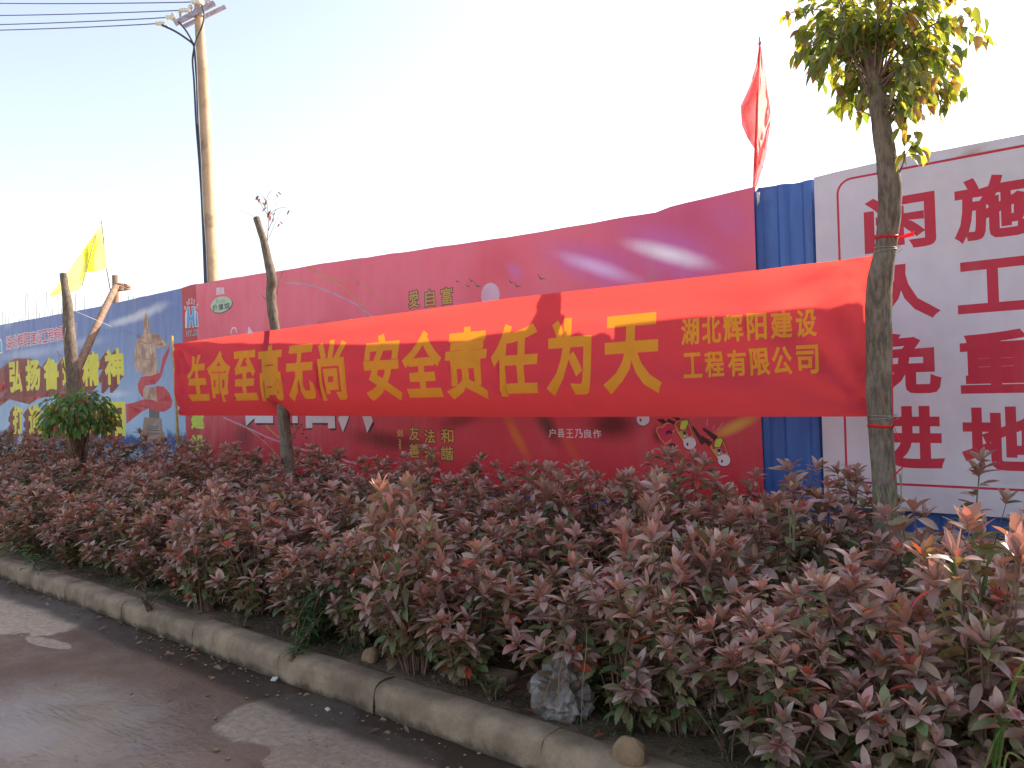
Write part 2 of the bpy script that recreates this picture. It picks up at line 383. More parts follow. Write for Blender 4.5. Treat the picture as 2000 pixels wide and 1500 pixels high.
def mat_road():
    t = NT('muddy_wet_concrete_road'); g = t.coord('Object')
    n1 = t.noise(g, 1.3, 6, .62); n2 = t.noise(g, 24, 6, .72); n3 = t.noise(t.map(g, rot=(0, 0, -.35), scale=(1, 3.2, 1)), 1.6, 5, .6)
    n4 = t.noise(g, 140, 3, .6)
    sep = t.t.nodes.new('ShaderNodeSeparateXYZ'); t.l(g, sep.inputs[0])
    dry = None
    def P(x, y): q = onZ(x, y, 0); return q.x, q.y
    spots = [(20, 1195, 1.05, .42, .10, .35, 1.0), (93, 1256, .26, .065, .15, .3, .9), (570, 1400, .34, .33, .35, .3, .75), (690, 1480, .45, .28, .2, .4, .6)]
    for (x, y, rx, ry, an, wp, k) in spots:
        a = P(x, y); b = t.math('MULTIPLY', t.blob(g, a[0], a[1], rx, ry, an, .12, wp * 1.3, 3.5), k)
        dry = b if dry is None else t.math('MAXIMUM', dry, b)
    # dry in front of the wheel tracks (towards and behind the camera)
    dry = t.math('MAXIMUM', dry, t.math('MULTIPLY', t.ramp(t.math('ADD', sep.outputs[1], t.math('MULTIPLY', n3, .8)), 1.35, .9), .8))
    wet = (t.mix(t.ramp(n1, .3, .7), (.115, .066, .042), (.195, .125, .085)))
    mud = t.mix(t.ramp(n2, .3, .7), (.27, .20, .145), (.44, .35, .265))
    c = t.mix(dry, wet, mud)
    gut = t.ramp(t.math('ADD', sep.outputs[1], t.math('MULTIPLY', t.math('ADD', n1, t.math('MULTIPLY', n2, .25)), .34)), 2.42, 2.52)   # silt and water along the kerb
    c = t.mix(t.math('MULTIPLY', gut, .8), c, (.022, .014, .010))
    t.l(c, t.p.inputs['Base Color'])
    # a film of standing water left of the camera's view
    pud = P(150, 1420); film = t.blob(g, pud[0], pud[1], 1.3, .75, .1, .7, .5, 1.6)
    film = t.math('MAXIMUM', film, t.math('MULTIPLY', t.ramp(n1, .45, .6), .3))
    film = t.math('MULTIPLY', film, t.math('SUBTRACT', 1.0, dry))
    film = t.math('MAXIMUM', film, t.math('MULTIPLY', gut, .45))
    r = t.math('MULTIPLY_ADD', film, -.38, .54); r = t.math('MULTIPLY_ADD', dry, .22, r)
    t.l(r, t.p.inputs['Roughness']); t.l(t.math('MULTIPLY_ADD', film, .38, .16), t.p.inputs['Specular IOR Level'])
    hb = t.math('ADD', t.math('MULTIPLY', n2, .55), t.math('MULTIPLY', n1, 1.2)); hb = t.math('ADD', hb, t.math('MULTIPLY', n4, .12))
    hf = t.math('MULTIPLY', hb, t.math('MULTIPLY_ADD', film, -.80, 1.0))
    rp = t.noise(t.map(g, rot=(0, 0, -.35), scale=(1, 4.5, 1)), 9, 2, .5); hf = t.math('ADD', hf, t.math('MULTIPLY', rp, .16))
    t.bump(hf, .55, .03); return t.m
M_ROAD = mat_road()
M_GROUND = simple('distant_dirt', (.36, .28, .19), .95, .5, .3, .3)
def mat_bag():
    t = NT('dirty_white_plastic'); g = t.coord('Object'); n1 = t.noise(g, 9, 5, .6)
    c = t.mix(t.ramp(n1, .38, .62), (.14, .11, .085), (.30, .275, .265)); t.l(c, t.p.inputs['Base Color'])
    t.p.inputs['Roughness'].default_value = .35
    tr = t.n('BsdfTranslucent'); tr.inputs[0].default_value = (.35, .34, .35, 1); mx = t.n('MixShader'); mx.inputs[0].default_value = .25
    t.l(t.p.outputs[0], mx.inputs[1]); t.l(tr.outputs[0], mx.inputs[2]); t.l(mx.outputs[0], t.out.inputs[0]); t.bump(n1, .4, .01); return t.m
M_BAG = mat_bag()

# ================================================================== SETTING
from mathutils import noise as MN
def bed_z(x, y):
    base = .135
    k = min(1, max(0, (y - 2.66) / 3.4))
    z = base + .33 * (k * k * (3 - 2 * k))
    z += .05 * MN.noise(Vector((x * 1.1, y * 1.1, 0))) * min(1, (y - 2.62) * 2) + .018 * MN.noise(Vector((x * 6, y * 6, 3)))
    if x < -8.9:
        f = min(1, (-8.9 - x) / .5); e = min(1, max(0, (y - 2.45) / .9)); z = z * (1 - f) + (z * e + .03 * (1 - e)) * f
    return z
g = MB(); g.add([(-900, -900, -.06), (900, -900, -.06), (900, 900, -.06), (-900, 900, -.06)], [(0, 1, 2, 3)])
tag(g.build('ground', M_GROUND), kind='structure')
def grid_sheet(name, xs, ys, zf, mat, kind='structure'):
    vs = [(x, y, zf(x, y)) for y in ys for x in xs]; n = len(xs)
    fs = [(j * n + i, j * n + i + 1, (j + 1) * n + i + 1, (j + 1) * n + i) for j in range(len(ys) - 1) for i in range(n - 1)]
    return tag(mesh_obj(name, vs, fs, mat), kind=kind)
xs = list(np.arange(-60, -12, 2.0)) + list(np.arange(-12, 3, .07)) + list(np.arange(3, 40, 2.0))
ys = list(np.arange(-9, 0, .8)) + list(np.arange(0, 2.6, .07)) + [2.62]
def road_z(x, y):
    if x < -12 or x > 3 or y < 0: return 0
    return .010 * MN.noise(Vector((x * .9, y * .9, 1))) + .006 * MN.noise(Vector((x * 5, y * 5, 2))) + .004 * MN.noise(Vector((x * 14, y * 14, 2)))
grid_sheet('road', xs, ys, road_z, M_ROAD)
xs = list(np.arange(-60, -14, 1.5)) + list(np.arange(-14, 3, .09)) + list(np.arange(3, 12, 1.5))
ys = list(np.arange(2.46, 6.3, .09)) + [6.6, 7.5, 9, 12]
def bz(x, y): return bed_z(x, y) if (y > 2.56 or x < -9) else -.02
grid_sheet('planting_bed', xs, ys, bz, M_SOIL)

# kerb: separate stones with joints
kerb = tag(empty('kerb', (-4, 2.52, 0)), kind='structure')
kx = [-8.62, -7.75, -6.78, -5.80, -4.80, -3.86, -3.05, -2.02, -1.05, -.05, .95, 1.95]
for i in range(len(kx) - 1):
    a, b = kx[i] + .002, kx[i + 1] - .002; nx = 16
    prof = [(2.50, -.05), (2.497, .03), (2.50, .095), (2.512, .122), (2.535, .137), (2.565, .142), (2.63, .142), (2.655, .136), (2.665, .12), (2.665, -.05)]
    dy, dz, tl = U(-.005, .005), U(-.004, .004), U(-.004, .004)
    vs = []; fs = []; m = len(prof)
    for k in range(nx + 1):
        tt = k / nx; x = a + (b - a) * tt; e = min(tt, 1 - tt) * (b - a)
        sh = .010 * max(0, 1 - e / .03)
        for (py, pz) in prof:
            cx = (py - 2.58); s_ = 1 - sh * 3
            nn = MN.noise(Vector((x * 3.5, py * 12, pz * 12 + i))) * .010 + MN.noise(Vector((x * 13, py * 30, pz * 30))) * .005
            rnd_end = 0
            if i == 0 and x < -8.30: rnd_end = (1 - math.sqrt(max(0, 1 - ((-8.30 - x) / .34) ** 2))) * .16
            vs.append((x, 2.58 + cx * s_ + dy + (nn if py < 2.6 else 0) + rnd_end * (1 if py < 2.58 else 0), pz * (1 - sh) + dz + tl * tt + nn * .6 - rnd_end * .3))
    for k in range(nx):
        for j in range(m - 1): fs.append((k * m + j, (k + 1) * m + j, (k + 1) * m + j + 1, k * m + j + 1))
    fs.append(tuple(range(m - 1, -1, -1))); fs.append(tuple(nx * m + j for j in range(m)))
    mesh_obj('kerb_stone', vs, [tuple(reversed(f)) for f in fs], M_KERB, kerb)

# ================================================================== PRINTED SHEETS
_gc = {}
def glyph(ch):
    """closed outlines of a character, each with its outward side on the right of travel"""
    if ch in _gc: return _gc[ch]
    c = bpy.data.curves.new('t', 'FONT'); c.body = ch; c.resolution_u = 3; c.fill_mode = 'NONE'
    o = bpy.data.objects.new('t', c); COL.objects.link(o)
    dg = bpy.context.evaluated_depsgraph_get(); dg.update()
    me = bpy.data.meshes.new_from_object(o.evaluated_get(dg))
    vs = [(v.co.x, v.co.y) for v in me.vertices]; nx = {}
    for e in me.edges: nx.setdefault(e.vertices[0], []).append(e.vertices[1]); nx.setdefault(e.vertices[1], []).append(e.vertices[0])
    bpy.data.objects.remove(o); bpy.data.curves.remove(c); bpy.data.meshes.remove(me)
    loops = []; seen = set()
    for st in range(len(vs)):
        if st in seen or st not in nx: continue
        lp = [st]; seen.add(st); prev = None; cur = st
        while True:
            cand = [k for k in nx[cur] if k != prev and k not in seen]
            if not cand: break
            n_ = st + len(lp) if (st + len(lp)) in cand else cand[0]
            lp.append(n_); seen.add(n_); prev, cur = cur, n_
        pts = [vs[k] for k in lp]; q = [pts[0]]
        for p in pts[1:]:
            if math.hypot(p[0] - q[-1][0], p[1] - q[-1][1]) > 1e-4: q.append(p)
        if len(q) > 2 and math.hypot(q[0][0] - q[-1][0], q[0][1] - q[-1][1]) < 1e-4: q.pop()
        if len(q) > 2: loops.append(q)
    def area(p): return .5 * sum(p[i][0] * p[(i + 1) % len(p)][1] - p[(i + 1) % len(p)][0] * p[i][1] for i in range(len(p)))
    big = max(loops, key=lambda p: abs(area(p)))
    if area(big) < 0: loops = [p[::-1] for p in loops]
    al = [p for lp in loops for p in lp]
    _gc[ch] = (loops, min(p[0] for p in al), max(p[0] for p in al), min(p[1] for p in al), max(p[1] for p in al)); return _gc[ch]
class Glyph(list): pass
def put(ch, x0, x1, z0, z1, off=.02, base_off=None, shift=(0, 0)):
    """one character fitted in a box and thickened by off (share of its size); base_off: fit for a thinner letter, so that an outline grows past the box"""
    loops, a0, a1, b0, b1 = glyph(ch); S = math.sqrt(abs((x1 - x0) * (z1 - z0)))
    ins = (off if base_off is None else base_off) * S; r = off * S
    if ch == '一': ins = 0
    x0 += ins; x1 -= ins; z0 += ins; z1 -= ins
    sx = (x1 - x0) / max(1e-6, a1 - a0); sz = (z1 - z0) / max(1e-6, b1 - b0); out = Glyph()
    for lp in loops:
        P = [Vector((x0 + (v[0] - a0) * sx + shift[0], z0 + (v[1] - b0) * sz + shift[1])) for v in lp]; Q = []
        n = len(P)
        for i in range(n):
            d1 = (P[i] - P[i - 1]).normalized(); d2 = (P[(i + 1) % n] - P[i]).normalized()
            n1 = Vector((d1.y, -d1.x)); n2 = Vector((d2.y, -d2.x)); m = n1 + n2
            if m.length < .2: m = n1
            m.normalize(); k = 1 / max(.55, m.dot(n1)); Q.append(tuple(P[i] + m * (r * k)))
        out.append(Q)
    return [out]
def pbox(f, x0, x1, yt, yb):
    """photo-pixel box -> box in sheet coordinates"""
    xc = (x0 + x1) / 2; ym = (yt + yb) / 2
    a = f(x0, ym)[0]; b = f(x1, ym)[0]; return (a, b, f(xc, yb)[1], f(xc, yt)[1])
def ribbon2d(pts, wd):
    out = []
    for i in range(len(pts) - 1):
        a = Vector(pts[i]); b = Vector(pts[i + 1]); d = (b - a).normalized(); n = Vector((-d.y, d.x))
        w0 = wd[i] if hasattr(wd, '__len__') else wd; w1 = wd[i + 1] if hasattr(wd, '__len__') else wd
        out.append([tuple(a - n * w0 / 2), tuple(b + d * w1 * .2 - n * w1 / 2), tuple(b + d * w1 * .2 + n * w1 / 2), tuple(a + n * w0 / 2)])
    return out
def smooth_pts(pts, n=6):
    out = []
    P = [Vector(p) for p in pts]
    for i in range(len(P) - 1):
        p0, p1, p2, p3 = P[max(i - 1, 0)], P[i], P[i + 1], P[min(i + 2, len(P) - 1)]
        for k in range(n):
            t = k / n; out.append(.5 * ((2 * p1) + (-p0 + p2) * t + (2 * p0 - 5 * p1 + 4 * p2 - p3) * t * t + (-p0 + 3 * p1 - 3 * p2 + p3) * t ** 3))
    out.append(P[-1]); return [tuple(v) for v in out]
def tri_poly(poly):
    from mathutils.geometry import tessellate_polygon
    t = tessellate_polygon([[Vector((p[0], p[1], 0)) for p in poly]])
    return [[poly[i] for i in f] for f in t]
def ell(cx, cz, rx, rz, n=20, an=0):
    return [(cx + rx * math.cos(2 * math.pi * k / n) * math.cos(an) - rz * math.sin(2 * math.pi * k / n) * math.sin(an),
             cz + rx * math.cos(2 * math.pi * k / n) * math.sin(an) + rz * math.sin(2 * math.pi * k / n) * math.cos(an)) for k in range(n)]
def sheet(name, border, layers, mats, step, surf, loc=None, back=True):
    """one printed sheet: border polygon (sheet coords), layers = [(material index, [polygons])], surf(s,z)->world point"""
    V = []; ED = []; PL_ = []
    B = []
    for i in range(len(border)):
        a = Vector(border[i]); b = Vector(border[(i + 1) % len(border)]); m = max(1, int((b - a).length / step))
        for k in range(m): B.append(tuple(a.lerp(b, k / m)))
    def addp(poly):
        n = len(V); m = len(poly); V.extend(Vector(p) for p in poly); ED.extend((n + i, n + (i + 1) % m) for i in range(m))
    addp(B)
    for mi, polys in layers:
        for p in polys:
            if isinstance(p, Glyph):
                for lp in p: addp(lp)
                PL_.append((mi, [np.array(lp) for lp in p])); continue
            p = [tuple(q) for q in p]
            ar = sum(p[i][0] * p[(i + 1) % len(p)][1] - p[(i + 1) % len(p)][0] * p[i][1] for i in range(len(p)))
            if abs(ar) < 1e-9: continue
            if ar < 0: p = p[::-1]
            addp(p); PL_.append((mi, [np.array(p)]))
    x0 = min(p[0] for p in B); x1 = max(p[0] for p in B); z0 = min(p[1] for p in B); z1 = max(p[1] for p in B)
    x = x0 + step * .5
    while x < x1:
        z = z0 + step * .5
        while z < z1:
            V.append(Vector((x + U(-.1, .1) * step, z + U(-.1, .1) * step))); z += step
        x += step
    r = delaunay_2d_cdt(V, ED, [], 0, 1e-5)
    vo = r[0]; fo = [tuple(f) for f in r[2]]
    vv = np.array([(p.x, p.y) for p in vo]); ff = np.array(fo); cen = vv[ff].mean(axis=1)
    def inside_any(poly, c):     # even-odd test
        res = np.zeros(len(c), bool); n = len(poly)
        for i in range(n):
            xa, ya = poly[i]; xb, yb = poly[(i + 1) % n]
            if ya == yb: continue
            t = ((ya > c[:, 1]) != (yb > c[:, 1])) & (c[:, 0] < (xb - xa) * (c[:, 1] - ya) / (yb - ya) + xa); res ^= t
        return res
    def wind(lps, c):
        w_ = np.zeros(len(c), int)
        for poly in lps:
            n = len(poly)
            for i in range(n):
                xa, ya = poly[i]; xb, yb = poly[(i + 1) % n]
                if ya == yb: continue
                L_ = (xb - xa) * (c[:, 1] - ya) - (c[:, 0] - xa) * (yb - ya)
                if ya < yb: w_ += ((ya <= c[:, 1]) & (c[:, 1] < yb) & (L_ > 0))
                else: w_ -= ((yb <= c[:, 1]) & (c[:, 1] < ya) & (L_ < 0))
        return w_ != 0
    order = np.argsort(cen[:, 0]); cs = cen[order]; cx = cs[:, 0]; matid = np.zeros(len(cs), int)
    for mi_, p in PL_:
        lo = np.searchsorted(cx, min(q[:, 0].min() for q in p)); hi = np.searchsorted(cx, max(q[:, 0].max() for q in p))
        if hi <= lo: continue
        sel = wind(p, cs[lo:hi]); matid[lo:hi][sel] = mi_
    keep = inside_any(np.array(B), cs)
    faces = []; mi = []
    for k in range(len(cs)):
        if keep[k]: faces.append(fo[order[k]]); mi.append(int(matid[k]))
    W = [surf(p.x, p.y) for p in vo]
    o = mesh_obj(name, W, faces, loc=loc, mats=mats, mi=mi, uvs=[(p.x, p.y) for p in vo])
    return o

def fence_surf(amp=.008, seed=0, off=0.0):
    def f(x, z):
        n = MN.noise(Vector((x * 1.3, z * .6, seed))) * amp * 1.6 + MN.noise(Vector((x * 5 + z * .8, z * 1.2, seed + 5))) * amp * .8
        return (x, FY - .02 + off + n, z)
    return f
topb = [(-60, 647), (0, 635), (100, 617), (200, 598), (280, 580), (357, 563)]
top_r = [(357, 563), (380, 555), (405, 553), (440, 546), (500, 536), (560, 528), (600, 521), (700, 505), (800, 492), (846, 484), (900, 478), (935, 471), (1000, 464), (1070, 451), (1200, 429), (1280, 416), (1320, 402), (1400, 384), (1476, 366)]
top_w = [(1597, 346), (1630, 337), (1747, 312), (1807, 300), (1900, 283), (2000, 264), (2080, 248)]
xB0 = fp(-60, 700)[0]; xB1 = fp(362, 700)[0]; xR1 = fp(1484, 640)[0]; xW0 = fp(1601, 640)[0]; xW1 = fp(2080, 640)[0]
zbotL = .55; zbotW = fp(1800, 999)[1]
def top_line(pts):
    P = [fp(*p) for p in pts]; P.sort(); out = []
    x = P[0][0]; xs_ = [p[0] for p in P]; zs_ = [p[1] for p in P]
    while x < P[-1][0]:
        out.append((x, float(np.interp(x, xs_, zs_)) + .007 * MN.noise(Vector((x * 2.3, 0, 0))) + .004 * MN.noise(Vector((x * 9, 3, 0))))); x += .14
    return out + [P[-1]]

# --- white site sign
t_ = top_line(top_w); t_[0] = (xW0, t_[0][1])
bord = [(xW0, zbotW), (t_[-1][0], zbotW)] + t_[::-1]
L = []
bx0 = fp(1646, 640)[0]; bx1 = t_[-1][0] + .6; bz1 = fp(1900, 305)[1] - .0; bz0 = fp(1800, 947)[1]
r_ = .10
rr = [(bx1, bz1), (bx0 + r_, bz1)] + [(bx0 + r_ - r_ * math.sin(a), bz1 - r_ + r_ * math.cos(a)) for a in np.linspace(0, math.pi / 2, 7)] + \
     [(bx0 + r_ - r_ * math.cos(a), bz0 + r_ - r_ * math.sin(a)) for a in np.linspace(0, math.pi / 2, 7)] + [(bx1, bz0)]
rr = [p for p in rr if True]
L.append((1, ribbon2d(rr, .016)))
cA = (fp(1696, 640)[0], fp(1836, 640)[0]); cB = (fp(1873, 640)[0], fp(2018, 640)[0])
def zat(x, y): return fp(x, y)[1]
for ch, col, yt, yb, xr in [('闲', cA, 381, 489, 1757), ('人', cA, 516, 624, 1765), ('免', cA, 650, 770, 1768), ('进', cA, 793, 915, 1770),
                            ('施', cB, 342, 466, 1945), ('工', cB, 506, 609, 1945), ('重', cB, 645, 768, 1945), ('地', cB, 794, 918, 1945)]:
    x0, x1 = col
    L.append((1, put(ch, x0, x1, zat(xr, yb), zat(xr, yt), .038)))
o = sheet('site_sign', bord, L, [M_WHITE, M_WRED], .09, fence_surf(.007, 3), loc=(xW0, FY, zbotW))
tag(o, 'white plastic sign sheet with two columns of big red characters inside a red border line', 'sign')

# --- red poster
t_ = top_line(top_r); t_[0] = (xB1 + .003, t_[0][1]); t_[-1] = (xR1, t_[-1][1])
bord = [(xB1 + .003, zbotL), (xR1, zbotL)] + t_[::-1]
L = []
xs1 = fp(388, 640)[0]
def band(x0, x1, z0, z1): return [(x0, z0), (x1, z0), (x1, z1), (x0, z1)]
L.append((1, [band(xB1 - .1, xs1, 0.3, 4.2)]))
def pp(*pts): return [fp(*p) for p in pts]
# long thin sparkling lines
for pts, mi, wd in [([(600, 521), (655, 548), (700, 585), (728, 620)], 3, .018), ([(560, 552), (620, 560), (690, 590), (725, 615), (760, 650)], 4, .026),
                    ([(640, 548), (680, 543), (720, 560), (765, 615)], 3, .010), ([(520, 540), (600, 550), (660, 545)], 3, .008),
                    ([(440, 815), (500, 842), (548, 862), (620, 885), (700, 905)], 4, .022), ([(470, 826), (520, 862), (560, 905)], 3, .012), ([(515, 822), (548, 855), (600, 890)], 2, .014)]:
    L.append((mi, ribbon2d(smooth_pts(pp(*pts), 5), wd)))
# company mark
def LG(px, py, poly): return [fp(px + a, py + b) for a, b in poly]
hx, hz, _, _ = pbox(fp, 367, 391, 600, 642)
def lm(pts): return [fp(350 + a / 10.71, 540 + b / 10.71) for a, b in pts]
L.append((5, tri_poly(lm([(165, 1085), (165, 760), (195, 700), (195, 640), (255, 630), (262, 800), (285, 832), (305, 800), (295, 630), (362, 620), (368, 700), (418, 760), (440, 1050), (365, 1060), (355, 860), (345, 1065), (305, 1068), (300, 940), (275, 940), (272, 1072), (235, 1078), (225, 790), (215, 800), (210, 1080)]))))
L.append((6, tri_poly(lm([(200, 1070), (205, 650), (248, 645), (250, 800), (283, 850), (315, 800), (305, 637), (352, 632), (355, 1050), (315, 1055), (312, 930), (262, 930), (262, 1062)]))))
L.append((6, tri_poly(lm([(380, 735), (408, 765), (428, 1035), (380, 1045)]))))
for q in [[(215, 600), (198, 540)], [(245, 580), (238, 480)], [(298, 575), (300, 465)], [(340, 590), (355, 490)], [(375, 670), (420, 590)], [(175, 690), (148, 640)]]:
    L.append((7, ribbon2d(lm(q), .035)))
    L.append((1, ribbon2d(lm([(q[0][0] + (q[1][0] - q[0][0]) * .12, q[0][1] + (q[1][1] - q[0][1]) * .12), (q[0][0] + (q[1][0] - q[0][0]) * .85, q[0][1] + (q[1][1] - q[0][1]) * .85)]), .017)))
for i, ch in enumerate('HYJS'):
    b = pbox(fp, 367.5 + i * 6.0, 372.3 + i * 6.0, 646 - i * .7, 656.5 - i * .7)
    L.append((7, put(ch, *b, .06, 0.0))); L.append((8, put(ch, *b, .0)))
for ch, x0, x1, yt, yb in [('阳', 376, 399, 700, 735), ('辉', 376, 399, 640, 675), ('建', 376, 401, 814, 838), ('设', 377, 402, 849, 884)]:
    if ch in '建设': L.append((9, put(ch, *pbox(fp, x0, x1, yt - (10 if ch == '建' else 0), yb), .045)))
b = pbox(fp, 426, 434.5, 562, 576); L.append((7, put('图', *b, .03))); b = pbox(fp, 434.8, 442, 561, 575); L.append((7, put('说', *b, .03)))
ex, ez = fp(435, 595); rx = (fp(457, 595)[0] - fp(414, 595)[0]) / 2; rz = (fp(435, 580)[1] - fp(435, 611)[1]) / 2
L.append((8, [ell(ex + .01, ez - .01, rx * 1.05, rz * 1.06)])); L.append((10, [ell(ex, ez, rx, rz)]))
for i, ch in enumerate('我们的'): L.append((11, put(ch, *pbox(fp, 425 + i * 6.3, 430.5 + i * 6.3, 585, 592), .0)))
for i, ch in enumerate('价值观'): L.append((8, put(ch, *pbox(fp, 417.5 + i * 12.2, 428 + i * 12.5, 595 - i * 1.2, 607 - i * 1.5), .035)))
# big white slogan mostly hidden by the hanging banner
for ch, x0, x1, yt, yb in [('红', 479, 534, 640, 828), ('中', 556, 600, 640, 826), ('国', 598, 655, 640, 836), ('兴', 662, 729, 627, 838)]:
    b = pbox(fp, x0, x1, yt, yb); L.append((12, put(ch, *b, .04, None, shift=(.025, -.025)))); L.append((7, put(ch, *b, .052)))
p = ribbon2d(smooth_pts(pp((455, 652), (458, 642), (464, 641), (466, 650)), 4), .018); L.append((7, p))
# values in three columns of gold characters
cols3 = [('富', '强民主文明', '和諧', 864, 888, 562, 845), ('自', '由平等公正', '法沁', 834, 856, 566, 843), ('爱', '国敬业诚信', '友善', 802, 824, 568, 840)]
for top, mid, bot, x0, x1, ya, yb in [('富', '強民主文明', '和諧', 866, 888, 562, 837), ('自', '由平等公正', '法沁', 834, 853, 566, 838), ('愛', '国敬业诚信', '友善', 802, 822, 568, 832)]:
    L += [(12, put(top, *pbox(fp, x0, x1, ya, ya + 33), .07, .02)), (2, put(top, *pbox(fp, x0, x1, ya, ya + 33), .02))]
    for k, ch in enumerate(bot):
        bb = pbox(fp, x0 - (2 if x0 > 830 else 0), x1 + 1, yb + k * 34, yb + k * 34 + 28); L += [(12, put(ch, *bb, .07, .02)), (2, put(ch, *bb, .02))]
for k, ch in enumerate('行'):
    L.append((2, put('剑', *pbox(fp, 779, 790, 838, 853), .03)))
for k in range(4): L.append((2, ribbon2d(smooth_pts(pp((782 + k % 2, 858 + k * 5), (786, 860 + k * 5), (784, 863 + k * 5)), 3), .012)))
# birds and moon
mx_, mz_ = fp(962, 577); mr = (fp(980, 577)[0] - fp(944, 577)[0]) / 2
L.append((13, [ell(mx_, mz_, mr, mr, 28)]))
for bx_, by_, s_ in [(925, 550, 8), (937, 560, 10), (918, 560, 7), (1002, 552, 8), (1014, 560, 11), (1060, 545, 13), (897, 551, 5)]:
    L.append((8, ribbon2d(pp((bx_ - s_ * .5, by_ - s_ * .8), (bx_ - s_ * .1, by_), (bx_ + s_ * .7, by_ - s_ * .05)), [.004, .016, .003])))
for i, ch in enumerate('户县王乃良作'):
    L.append((7, put(ch, *pbox(fp, 1074 + i * 17.6, 1088 + i * 17.9, 837 + i * .3, 854 + i * .3), .01)))
# folk-painting oxen peeping out at the lower right
def cw(pts): return tri_poly([fp(1200 + a / 6.667, 780 + b / 6.667) for a, b in pts])
def ce(cx, cz, rx, rz, n=18): return [[fp(1200 + (cx + rx * math.cos(2 * math.pi * k / n)) / 6.667, 780 + (cz + rz * math.sin(2 * math.pi * k / n)) / 6.667) for k in range(n)]]
L += [(12, ce(392, 258, 95, 95)), (7, ce(392, 255, 86, 86)), (12, ce(358, 268, 13, 20))]
L += [(3, cw([(555, 400), (575, 355), (640, 350), (690, 300), (810, 310), (830, 380), (780, 430), (760, 540), (680, 590), (600, 500)])),
      (14, cw([(570, 400), (590, 370), (650, 365), (700, 315), (800, 325), (815, 380), (765, 420), (745, 520), (680, 570), (612, 490)])),
      (12, cw([(690, 290), (710, 265), (860, 320), (850, 350)])), (12, ce(770, 620, 50, 55)), (12, ce(730, 440, 45, 40)), (14, ce(735, 480, 42, 42)),
      (12, cw([(560, 260), (650, 250), (700, 300), (640, 320)])), (12, cw([(770, 230), (860, 235), (880, 262), (830, 270)]))]
for dx, dy, s_ in [(0, 0, 1.0), (455, 235, .95)]:
    def q(pts): return cw([(800 + dx + (a - 800) * s_, 260 + dy + (b - 260) * s_) for a, b in pts])
    def qe(cx, cz, rx, rz): return ce(800 + dx + (cx - 800) * s_, 260 + dy + (cz - 260) * s_, rx * s_, rz * s_)
    L += [(12, q([(790, 330), (820, 275), (900, 255), (1010, 300), (1068, 480), (1065, 530), (900, 530), (830, 440)])),
          (2, q([(797, 330), (825, 283), (900, 262), (1000, 305), (1060, 480), (1060, 525), (905, 525), (838, 435)])),
          (14, q([(812, 330), (835, 290), (900, 270), (990, 315), (1048, 470), (985, 480), (960, 400), (900, 410), (860, 420)])),
          (12, qe(1005, 575, 92, 86)), (7, qe(1005, 570, 85, 80)), (7, q([(910, 515), (1070, 505), (1075, 560), (930, 570)])), (12, qe(975, 582, 14, 22)),
          (12, q([(865, 385), (885, 270), (985, 258), (998, 300), (960, 395), (900, 403)])), (9, q([(873, 380), (892, 278), (975, 267), (988, 300), (952, 385), (900, 394)])),
          (12, qe(938, 445, 28, 58)), (7, qe(938, 445, 22, 50)), (12, qe(938, 435, 20, 30)),
          (12, q([(700, 268), (720, 250), (820, 290), (800, 330)]))]
for a, b in [((1180, 375), (1340, 500)), ((1160, 480), (1270, 575)), ((1040, 350), (1180, 560))]:
    L.append((12, ribbon2d([fp(1200 + a[0] / 6.667, 780 + a[1] / 6.667), fp(1200 + b[0] / 6.667, 780 + b[1] / 6.667)], [.02, .05])))
for a, b in [((1240, 240), (1230, 340)), ((1330, 330), (1310, 380)), ((1440, 290), (1370, 400))]:
    L.append((4, ribbon2d([fp(1200 + a[0] / 6.667, 780 + a[1] / 6.667), fp(1200 + b[0] / 6.667, 780 + b[1] / 6.667)], [.004, .01])))
o = sheet('red_poster', bord, L, [M_RED, M_STRIPR, M_GOLD, M_ORL, M_PINKL, M_PW, M_LOGOB, M_PW, M_GREYI, M_LIME, M_OVAL, M_TEAL, M_DARK, M_MOON, M_INKR], .10, fence_surf(.010, 9, -.006), loc=(xB1, FY, zbotL))
tag(o, 'long red printed poster sheet with a purple night sky, gold characters and oxen', 'poster')

# --- blue statue poster
t_ = top_line(topb); t_[-1] = (xB1, t_[-1][1])
bord = [(t_[0][0], zbotL - .15), (xB1, zbotL - .15)] + t_[::-1]
L = []
L.append((6, tri_poly(pp((-60, 700), (0, 722), (30, 700), (60, 700), (90, 722), (120, 735), (150, 740), (150, 775), (90, 770), (60, 790), (20, 780), (0, 795), (-60, 800)))))
L.append((7, ribbon2d(smooth_pts(pp((-40, 790), (10, 752), (30, 735), (60, 722)), 4), .14))); L.append((7, ribbon2d(smooth_pts(pp((60, 778), (100, 772), (140, 760)), 4), .05)))
# statue with a draped ribbon
def st(pts): return [fp(250 + a / 4.687, 580 + b / 4.687) for a, b in pts]
body = [(165, 195), (172, 148), (190, 150), (192, 190), (210, 210), (216, 290), (210, 335), (270, 332), (300, 350), (345, 395), (385, 425), (375, 440), (310, 470), (262, 470), (275, 560), (282, 720), (130, 720), (145, 640), (130, 680), (95, 690), (78, 650), (65, 560), (78, 440), (88, 395), (150, 350), (158, 300), (150, 240)]
ped_d = [(205, 1030), (300, 1040), (310, 1120), (325, 1180), (120, 1230), (135, 1150), (195, 1110)]
L.append((3, tri_poly(st(body))))
L.append((3, tri_poly(st([(150, 830), (285, 820), (290, 960), (250, 975), (160, 930)]))))
L.append((8, tri_poly(st([(205, 960), (300, 960), (300, 1110), (205, 1110)]))))
L.append((4, tri_poly(st([(160, 1100), (320, 1110), (330, 1220), (350, 1250), (345, 1350), (125, 1350), (125, 1235), (150, 1210)]))))
for k in range(3): L.append((8, ribbon2d(st([(185, 1180 + k * 18), (285, 1188 + k * 18)]), .012)))
